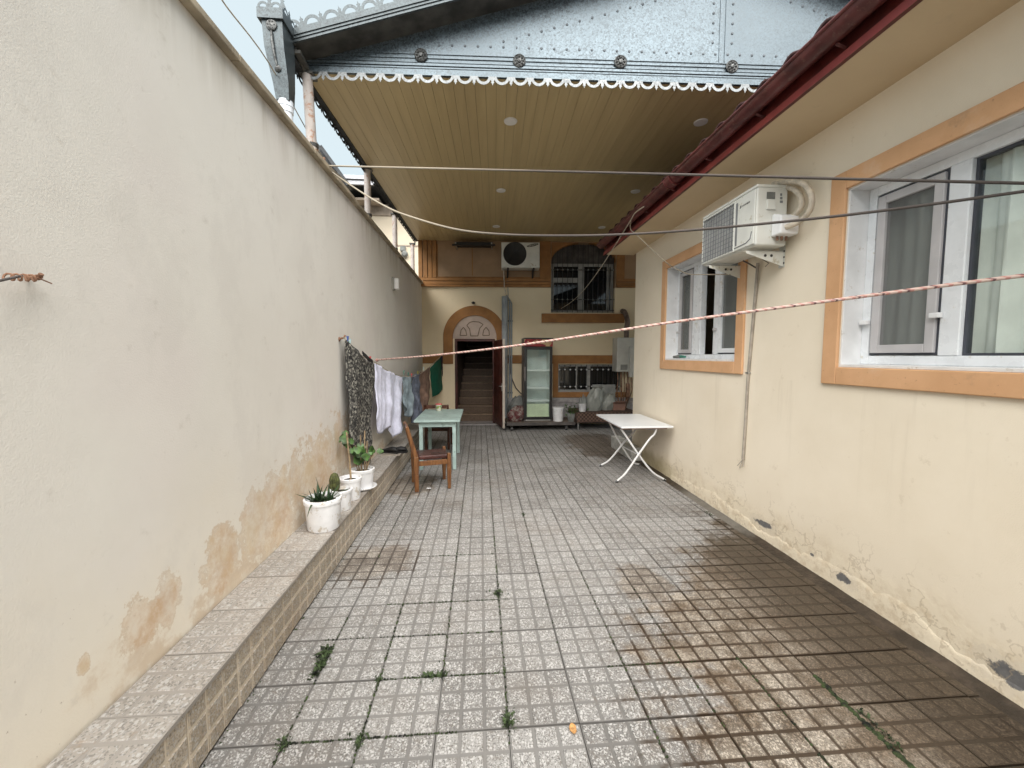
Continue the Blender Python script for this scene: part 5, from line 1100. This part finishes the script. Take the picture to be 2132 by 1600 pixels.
# shoes on a mat
sp = at(816, 949, Z=.302)
mb = MB(); mb.box(sp.x - .13, sp.x + .1, sp.y - .02, sp.y + .3, .3015, .309); tag(mb.build('shoe_mat', M['conduit']), 'thin grey board under the black shoes on the ledge', 'mat')
def shoe(dx, ang, label):
    c = Vector((sp.x + dx, sp.y + .12, .31)); o = thing('shoe', c, label, 'shoe', 'shoes on the ledge'); ca, sa = math.cos(ang), math.sin(ang); tr = lambda x, y, z: c + Vector((x * ca - y * sa, x * sa + y * ca, z))
    mb = MB(); secs = [(-.13, .025, .02, .035), (-.11, .034, .02, .075), (-.05, .036, .02, .085), (.0, .038, .02, .07), (.06, .043, .02, .05), (.11, .036, .02, .038), (.135, .015, .02, .03)]; K = 12; vs = []
    for y, w, z0, z1 in secs:
        for j in range(K): a = 2 * math.pi * j / K; vs.append(tr(w * math.cos(a), y, z0 + (z1 - z0) * (.5 + .5 * math.sin(a))))
    mb.add(vs, [(i * K + j, i * K + (j + 1) % K, (i + 1) * K + (j + 1) % K, (i + 1) * K + j) for i in range(6) for j in range(K)] + [tuple(range(K)), tuple(6 * K + j for j in range(K))]); mb.build('upper', M['black_shoe'], o, True)
    mb = MB(); mb.prism([(-.03, -.135), (.03, -.135), (.036, -.02), (.045, .06), (.03, .135), (-.03, .135), (-.045, .06), (-.036, -.02)], lambda a, b, d: tr(a, b, d), 0, .022); mb.build('sole', M['black_shoe'], o)
shoe(-.06, 1.2, 'black shoe lying on the ledge closer to the pale wall'); shoe(.035, 1.5, 'black shoe lying on the ledge closer to its outer edge')

# ================================================================== CHAIRS AND TABLES
def chair(o0, fwv, sdv, label, wood='chair_wood'):
    o = thing('wooden_chair', o0, label, 'chair', 'low wooden chairs by the green table'); A = Vector(o0); f_, s_ = Vector(fwv), Vector(sdv); P3 = lambda a, b, z: A + f_ * a + s_ * b + Vector((0, 0, z))
    W_, D_ = .37, .37
    for b in (0, W_):
        mb = MB(); mb.bar(P3(0, b, 0), P3(-.005, b, .4), .038, .045, upv=tuple(f_), w2=.042, h2=.055); mb.bar(P3(-.005, b, .399), P3(-.1, b, .75), .04, .05, upv=tuple(f_), w2=.032, h2=.034); mb.build('back_leg', M[wood], o, bevel=.006)
        mb = MB(); mb.bar(P3(D_, b, 0), P3(D_, b, .26), .034, .034, upv=tuple(f_), w2=.045, h2=.05); mb.bar(P3(D_, b, .259), P3(D_, b, .42), .045, .05, upv=tuple(f_), w2=.034, h2=.036); mb.build('front_leg', M[wood], o, bevel=.006)
        mb = MB(); mb.bar(P3(.024, b, .32), P3(D_ - .024, b, .32), .026, .055); mb.build('side_rail', M[wood], o, bevel=.004)
    mb = MB(); mb.bar(P3(D_, .02, .33), P3(D_, W_ - .02, .33), .024, .05); mb.bar(P3(0, .02, .33), P3(0, W_ - .02, .33), .024, .05); mb.build('cross_rail', M[wood], o, bevel=.004)
    mb = MB(); fr2 = lambda a, b, z: P3(a, b, z); mb.box(.028, D_ + .005, .026, W_ - .026, .35, .40, fr2); mb.build('seat', M['seat_leather'], o, bevel=.016, seg=3)
    for z, h_ in ((.72, .06), (.62, .035), (.53, .035)):
        mb = MB(); x = -.005 - .095 * (z - .4) / .35; mb.bar(P3(x, .02, z), P3(x, W_ - .02, z), .02, h_, upv=(0, 0, 1)); mb.build('back_slat', M[wood], o, bevel=.004)
    return o
b0 = at(868, 1024, Z=0); f0 = at(936, 1017, Z=0); fv = (f0 - b0); fv.z = 0; fv.normalize(); sv_ = Vector((-fv.y, fv.x, 0))
ch = chair((b0.x, b0.y, 0), fv, sv_, 'scuffed brown wooden chair with a dark seat, set sideways in front of the green table')
c2 = at(888, 925, Y=6.75)
chair((c2.x, 6.72, 0), (0.06, .998, 0), (.998, -.06, 0), 'dark wooden chair mostly hidden behind the legs of the green table', 'chair_dark')
# green table
gt = thing('green_table', (-.58, 6.0, 0), 'chipped pale green wooden table with square legs beside the washing', 'table')
zT = .685; X0, X1, Y0_, Y1_ = -.885, -.275, 5.43, 6.58
mb = MB(); mb.box(X0, X1, Y0_, Y1_, zT - .028, zT); mb.build('tabletop', M['green_paint'], gt, bevel=.004)
mb = MB(); a = .06
mb.box(X0 + a, X1 - a, Y0_ + a, Y0_ + a + .02, zT - .1, zT - .029); mb.box(X0 + a, X1 - a, Y1_ - a - .02, Y1_ - a, zT - .1, zT - .029); mb.box(X0 + a, X0 + a + .02, Y0_ + a + .021, Y1_ - a - .021, zT - .1, zT - .029); mb.box(X1 - a - .02, X1 - a, Y0_ + a + .021, Y1_ - a - .021, zT - .1, zT - .029); mb.build('apron', M['green_paint'], gt)
for x in (X0 + .085, X1 - .082):
    for y in (Y0_ + .08, Y1_ - .12): mb = MB(); mb.box(x - .024, x + .024, y - .024, y + .024, 0, zT - .029); mb.build('leg', M['green_paint'], gt, bevel=.003)
p = at(913.5, 855.5, Z=zT + .001); cu = thing('tub', p, 'small pale tub with a red lid standing on the green table', 'tub')
mb = MB(); mb.lathe(p, [(.038, 0), (.04, .005), (.05, .085), (.053, .088), (.053, .095)], 24); mb.build('body', M['cup_label'], cu, True)
mb = MB(); mb.lathe(p, [(.054, .0955), (.054, .108), (.048, .112), (0, .11)], 24); mb.build('lid', M['peg_red'], cu, True)
# white folding table
zW = .70; fc_ = [at(*q, Z=zW) for q in ((1243, 864), (1327, 861), (1400, 886), (1298, 891))]
wtX0, wtX1 = (fc_[0].x + fc_[3].x) / 2, min((fc_[1].x + fc_[2].x) / 2, HX - .03); wtY0, wtY1 = (fc_[2].y + fc_[3].y) / 2, (fc_[0].y + fc_[1].y) / 2
wt_ = thing('folding_table', ((wtX0 + wtX1) / 2, (wtY0 + wtY1) / 2, 0), 'white folding table on crossed tubular legs against the cream wall', 'table')
mb = MB(); mb.box(wtX0, wtX1, wtY0, wtY1, zW - .022, zW); mb.build('tabletop', M['laminate'], wt_, bevel=.005, seg=3)
mb = MB(); mb.box(wtX0 + .02, wtX1 - .06, wtY0 + .04, wtY1 - .02, zW - .04, zW - .0225); mb.build('underframe', M['underside'], wt_)
ya, yb = 4.77, 5.5
for Yp, La, Lb in ((ya, ((1283, 1005), (1303, 985), (1330, 946), (1352, 915), (1362, 905), (1367, 893)), ((1385, 1003), (1358, 983), (1331, 949), (1293, 895))), (yb, ((1249, 972), (1270, 957), (1300, 920), (1318, 902), (1334, 889)), ((1332, 968), (1316, 961), (1290, 921), (1265, 880)))):
    for k, L_ in enumerate((La, Lb)):
        q = [at(x, y, Y=Yp + (.012 if k else -.012)) for x, y in L_]; q[0].z = .012; q[-1].z = zW - .04
        mb = MB(); mb.tube(bez(q, 4), .0125, 10); lg_ = mb.build('leg', M['white_paint'], wt_, True)
        mb = MB(); mb.tube([q[0] - Vector((0, 0, .011)), q[0] + (q[1] - q[0]) * .12], .016, 10); mb.build('foot_cap', M['ac_dark'], lg_, True)
mb = MB(); mb.tube([at(1367, 895, Y=ya), at(1334, 892, Y=yb)], .011, 8); mb.tube([at(1331, 948, Y=ya), at(1296, 930, Y=yb)], .008, 8); mb.build('cross_tube', M['white_paint'], wt_, True)
# concrete kerb at the house corner
p = at(1267, 914, Z=0); mb = MB(); rr = random.Random(2)
mb.box(2.2, HX - .002, 5.72, 6.66, .001, .2); tag(mb.build('concrete_kerb', M['concrete'], bevel=.012), 'grey concrete kerb block at the foot of the house corner behind the folding table', 'kerb')

# ================================================================== THINGS ALONG THE BACK WALL
ct = at(1056, 886, Y=8.22); cr = at(1196, 886, Y=8.22)
tr_ = thing('low_trolley', ((ct.x + cr.x) / 2, 8.5, 0), 'long low platform on castors carrying the glass door fridge', 'trolley')
PZ = .17
mb = MB(); mb.box(ct.x, cr.x, 8.22, 8.98, PZ - .04, PZ); mb.build('platform', M['wood_board'], tr_, bevel=.004)
mb = MB(); mb.box(ct.x - .01, cr.x + .01, 8.205, 8.219, PZ - .05, PZ + .01); mb.build('edge_rail', M['rail_dark'], tr_)
for x in (ct.x + .1, cr.x - .16):
    for y in (8.3, 8.88):
        mb = MB(); mb.lathe((x - .015, y, .04), [(.04, 0), (.04, .03)], 16, ((0, 1, 0), (0, 0, 1), (1, 0, 0))); w0 = mb.build('castor', M['ac_dark'], tr_)
        mb = MB(); mb.box(x - .02, x - .016, y - .02, y + .02, .03, PZ - .041); mb.box(x + .016, x + .02, y - .02, y + .02, .03, PZ - .041); mb.build('fork', M['steel'], w0)
fa, fb = at(1091, 878, Y=8.4), at(1151, 712, Y=8.4); FX0, FX1, FY0, FY1, FZ0, FZ1 = fa.x, fb.x, 8.4, 8.93, PZ + .002, fb.z + .06
fg = thing('display_fridge', ((FX0 + FX1) / 2, 8.66, PZ), 'tall black glass door drinks fridge with a red printed header', 'fridge')
zd0, zd1 = FZ0 + .06, at(1120, 723, Y=8.4).z
mb = MB(); t = .03
mb.box(FX0, FX0 + t, FY0 + .03, FY1, FZ0, FZ1); mb.box(FX1 - t, FX1, FY0 + .03, FY1, FZ0, FZ1); mb.box(FX0 + t, FX1 - t, FY1 - t, FY1, FZ0, FZ1); mb.box(FX0 + t, FX1 - t, FY0 + .03, FY1 - t, FZ0, zd0); mb.box(FX0 + t, FX1 - t, FY0 + .03, FY1 - t, zd1, FZ1); mb.build('cabinet', M['fridge_side'], fg, bevel=.004)
mb = MB(); e = .002; mb.box(FX0 + t + e, FX1 - t - e, FY1 - t - .02, FY1 - t - e, zd0 + .02, zd1 - .02); mb.box(FX0 + t + e, FX0 + t + .015, FY0 + .06, FY1 - t - .021, zd0 + .02, zd1 - .02); mb.box(FX1 - t - .015, FX1 - t - e, FY0 + .06, FY1 - t - .021, zd0 + .02, zd1 - .02); mb.box(FX0 + t + .016, FX1 - t - .016, FY0 + .06, FY1 - t - .021, zd1 - .02, zd1 - .008)
mb.build('liner', M['fridge_inside'], fg)
mb = MB(); mb.box(FX0 + t + .016, FX1 - t - .016, FY0 + .06, FY1 - t - .03, zd0 + .01, zd0 + .03); mb.box(FX0 + t + .03, FX1 - t - .03, FY0 + .1, FY0 + .11, zd0 + .031, zd0 + .3); mb.build('crisper', M['fridge_low'], fg)
for yv in (771.5, 808, 835):
    z = at(1120, yv, Y=8.45).z; mb = MB(); mb.box(FX0 + t + .018, FX1 - t - .018, FY0 + .05, FY0 + .09, z - .017, z + .017)
    for k in range(9): mb.box(FX0 + t + .018, FX1 - t - .018, FY0 + .12 + k * .035, FY0 + .125 + k * .035, z - .003, z + .003)
    mb.build('shelf', M['white_plastic'], fg)
mb = MB(); ring(mb, lambda s, n_, z: (s, FY0 + n_, z), FX0 + .004, FX1 - .004, zd0 - .02, zd1 + .0, .055, 0, .028); dr_ = mb.build('door', M['fridge_black'], fg, bevel=.004)
mb = MB(); mb.box(FX0 + .046, FX1 - .046, FY0 + .01, FY0 + .016, zd0 + .022, zd1 - .042); mb.build('door_glass', M['fridge_glass'], dr_)
mb = MB(); za, zb = at(1092, 794, Y=8.4).z, at(1092, 764, Y=8.4).z; mb.box(FX0 - .004, FX0 + .03, FY0 - .02, FY0 - .001, za, zb); mb.build('handle', M['fridge_side'], dr_, bevel=.004)
mb = MB(); mb.box(FX0 - .002, FX1 + .002, FY0 - .004, FY0 + .029, zd1 + .012, FZ1 - .01); mb.build('header_panel', M['header_print'], fg, bevel=.004)
mb = MB(); mb.box(FX0 - .006, FX1 + .006, FY0 - .01, FY1, FZ1, FZ1 + .018); mb.build('top', M['fridge_black'], fg)
mb = MB(); mb.box(FX0 + .04, FX1 - .04, FY0 + .005, FY0 + .028, FZ0 + .01, FZ0 + .035); mb.build('toe_grille', M['steel'], fg)
# bucket, bags, boxes
def bucket(px, py, Yb, r, h, label, zb, lid=False):
    p = at(px, py, Y=Yb); c = Vector((p.x, Yb + r, zb)); o = thing('bucket', c, label, 'bucket'); mb = MB(); mb.lathe(c, [(r * .88, 0), (r, h * .86), (r + .008, h * .87), (r + .008, h), (r - .004, h), (r * .86, .02), (0, .02)], 28); mb.build('body', M['pot_white'], o, True)
    mb = MB(); q = [c + Vector((r * 1.03 * math.cos(a), -r * .75 * math.sin(a) * 1., h * .9 - .12 * math.sin(a) * .6)) for a in [math.pi * i / 12 for i in range(13)]]; mb.tube(q, .003, 6); mb.build('handle', M['steel'], o, True)
    if lid: mb = MB(); mb.lathe(c, [(r + .011, h * .94), (r + .011, h + .006), (0, h + .008)], 28); mb.build('lid', M['pot_white'], o, True)
bucket(1164, 878, 8.32, .118, .29, 'white plastic bucket standing on the platform beside the fridge', PZ + .001, True)
def sack(px0, px1, pt, pb, Yb, dep, mat, name, label, cat, seed, zb=None, neck=.35, grp=None):
    a, b = at(px0, pb, Y=Yb), at(px1, pt, Y=Yb); g = random.Random(seed); c = Vector(((a.x + b.x) / 2, Yb + dep / 2, zb if zb is not None else a.z)); rx, h = (b.x - a.x) / 2, b.z - c.z
    K, V = 28, 14; vs = []; ph = [g.uniform(0, 6) for _ in range(6)]
    for i in range(V + 1):
        t = i / V; R_ = (.78 + .28 * math.sin(min(1, t * 1.6) * math.pi * .75)) * (1 if t < .55 else 1 - (1 - neck) * ((t - .55) / .45) ** 1.3)
        for j in range(K):
            w = 2 * math.pi * j / K; k = 1 + .1 * math.sin(3 * w + ph[0] + 4 * t) + .07 * math.sin(7 * w + ph[1] - 6 * t) + .05 * math.sin(11 * w + 9 * t + ph[2])
            vs.append(c + Vector((rx * R_ * k * math.cos(w) + (.55 * rx * t * t), dep / 2 * R_ * k * math.sin(w), h * t * (1 + .06 * math.sin(5 * w + ph[4])))))
    mb = MB(); mb.add(vs, [(i * K + j, i * K + (j + 1) % K, (i + 1) * K + (j + 1) % K, (i + 1) * K + j) for i in range(V) for j in range(K)] + [tuple(range(K)), tuple(V * K + j for j in range(K))])
    return tag(mb.build(name, mat, smooth=True), label, cat, grp)
sack(1056, 1090, 848, 882, 8.35, .3, M['red_pattern'], 'bag', 'red patterned bag slumped on the platform behind the open door', 'bag', 1, PZ + .001, .5)
sack(1058, 1092, 827, 850, 8.72, .22, M['dark_grey'], 'bag', 'grey bundle behind the red patterned bag', 'bag', 2, PZ + .15, .6)
# low bench with checked cloth
bl, br_ = at(1200, 860, Y=8.2), at(1330, 860, Y=8.2); BZ = at(1220, 860, Y=8.2).z
lb = thing('low_bench', ((bl.x + br_.x) / 2, 8.5, 0), 'low metal legged bench covered with a brown checked cloth', 'bench')
mb = MB(); mb.box(bl.x + .02, br_.x, 8.22, 8.95, BZ - .03, BZ - .008); mb.build('seat', M['wood_board'], lb)
mb = MB()
mb.grid(lambda u, v: ((lambda s, d: Vector((bl.x + (br_.x - bl.x) * s + .006 * math.sin(40 * s) * max(0, d - .45), 8.96 - min(d, .5) / .5 * .76 - (max(0, d - .5) * .05 + .008 * math.sin(34 * s) * max(0, d - .5) * 2), BZ - (max(0, d - .5) / .5) * .2)))(u, v)), 60, 16)
mb.grid(lambda u, v: Vector((bl.x - .004 - .02 * v + .006 * math.sin(25 * u), 8.2 + .76 * u, BZ - .2 * v)), 20, 6)
tag(mb.build('checked_cloth', M['checked'], smooth=True, solid=.004), 'brown checked cloth draped over the low metal legged bench', 'cloth')
for x in (bl.x + .06, br_.x - .1):
    for y in (8.28, 8.88): mb = MB(); mb.tube([(x, y, 0), (x, y, BZ - .031)], .02, 12); mb.build('leg', M['steel'], lb, True)
c = at(1214, 861, Y=8.35); b = thing('jar', (c.x, 8.4, BZ + .003), 'small white pot with dark rags stuffed in it on the checked bench', 'pot')
mb = MB(); mb.lathe((c.x, 8.42, BZ + .003), [(.07, 0), (.085, .15), (.09, .155), (.09, .165), (.08, .165)], 20); mb.build('body', M['pot_white'], b, True)
mb = MB(); g = random.Random(8)
for k in range(5): mb.lathe((c.x + g.uniform(-.05, .05), 8.42 + g.uniform(-.03, .03), BZ + .14), [(.03, 0), (.045, .04), (.03, .08 + .05 * k / 4), (0, .13 + .03 * k)], 8)
mb.build('rag', M['dark_grey'], b, True)
mb = MB(); g = random.Random(12); c = at(1192, 853, Y=8.35)
for k in range(70):
    p = Vector((c.x + g.gauss(0, .09), 8.36 + g.gauss(0, .06), c.z + g.gauss(0, .06))); d = Vector((g.gauss(0, 1), g.gauss(0, 1), g.gauss(.4, .6))).normalized(); blade(mb, p, d, g.uniform(.05, .11), .012, .4, k)
mb.tube([(c.x, 8.36, PZ + .03), (c.x + .02, 8.36, c.z)], .008, 6); mb.tube([(c.x - .04, 8.36, PZ + .03), (c.x - .05, 8.35, c.z)], .007, 6)
fp = thing('potted_plant', (c.x, 8.36, PZ), 'straggling olive green plant in a grey pot between bucket and checked bench', 'plant')
mb.build('leaves', M['leaf_green'], fp, True)
mb = MB(); mb.lathe((c.x - .02, 8.36, PZ + .001), [(.07, 0), (.1, .17), (.1, .18), (.09, .17), (0, .16)], 18); mb.build('pot', M['dark_grey'], fp, True)
sack(1222, 1257, 810, 860, 8.4, .26, M['grey_bag'], 'bag', 'tall grey plastic sack leaning on the checked bench', 'bag', 5, BZ + .003, .7)
sack(1252, 1282, 822, 858, 8.5, .24, M['grey_bag'], 'bag', 'shorter pale grey bag between the tall sack and the brown carton', 'bag', 9, BZ + .003, .5)
a, b = at(1233, 835, Y=8.82), at(1281, 801, Y=8.82); mb = MB(); mb.box(a.x, b.x, 8.8, 8.83, BZ + .004, b.z); tag(mb.build('grey_board', M['grey_board'], bevel=.004), 'flat grey board standing behind the grey sacks, below the barred window', 'board')
a, b = at(1277, 858, Y=8.5), at(1302, 838, Y=8.5); bx_ = thing('carton', ((a.x + b.x) / 2, 8.6, BZ), 'brown carton on the checked bench under the boiler pipes', 'carton')
mb = MB(); mb.box(a.x, b.x, 8.5, 8.75, BZ + .004, b.z); mb.build('box', M['underside'], bx_, bevel=.003); mb = MB(); mb.bar((a.x, 8.49, b.z + .004), (b.x, 8.42, b.z + .03), .002, .1, upv=(0, 1, 0)); mb.build('flap', M['underside'], bx_)
# boiler with flue and copper pipes
bo = thing('wall_boiler', bf(4.46, -.2, 1.2), 'white wall boiler with a brown flue in the corner of the back house', 'boiler')
mb = MB(); mb.box(4.25, 4.72, -.38, -.001, 1.2, 1.94, bf); mb.build('casing', M['boiler_white'], bo, bevel=.012, seg=3)
mb = MB(); mb.box(4.33, 4.48, -.388, -.3805, 1.24, 1.36, bf); mb.build('control_panel', M['grey_board'], bo, bevel=.004)
mb = MB(); mb.box(4.5, 4.8, -.5, -.382, 1.09, 1.74, bf); mb.build('side_unit', M['boiler_white'], bo, bevel=.012)
mb = MB(); mb.tube(bez([bf(4.5, -.2, 1.93), bf(4.5, -.2, 2.15), bf(4.52, -.2, 2.3), bf(4.48, -.12, 2.5), bf(4.46, .02, 2.55)], 5), .055, 14); mb.build('flue', M['flue'], bo, True)
mb = MB()
for k in range(5): s = 4.32 + k * .075; mb.tube(bez([bf(s, -.2, 1.2), bf(s + .01, -.2, 1.0), bf(s + .02 * (k % 2), -.18 - .02 * k, .75), bf(s - .03 * (k - 2), -.15, .5), bf(s - .05 * (k - 2), -.14, .3)], 4), .012 + .006 * (k % 2), 8)
mb.tube(bez([bf(4.2, -.2, .62), bf(4.35, -.25, .5), bf(4.5, -.25, .55), bf(4.6, -.2, .72)], 4), .016, 8)
mb.lathe(bf(4.55, -.22, .78), [(.045, -.16), (.05, -.14), (.05, .14), (.045, .16)], 14); mb.build('copper_pipe', M['copper'], bo, True)
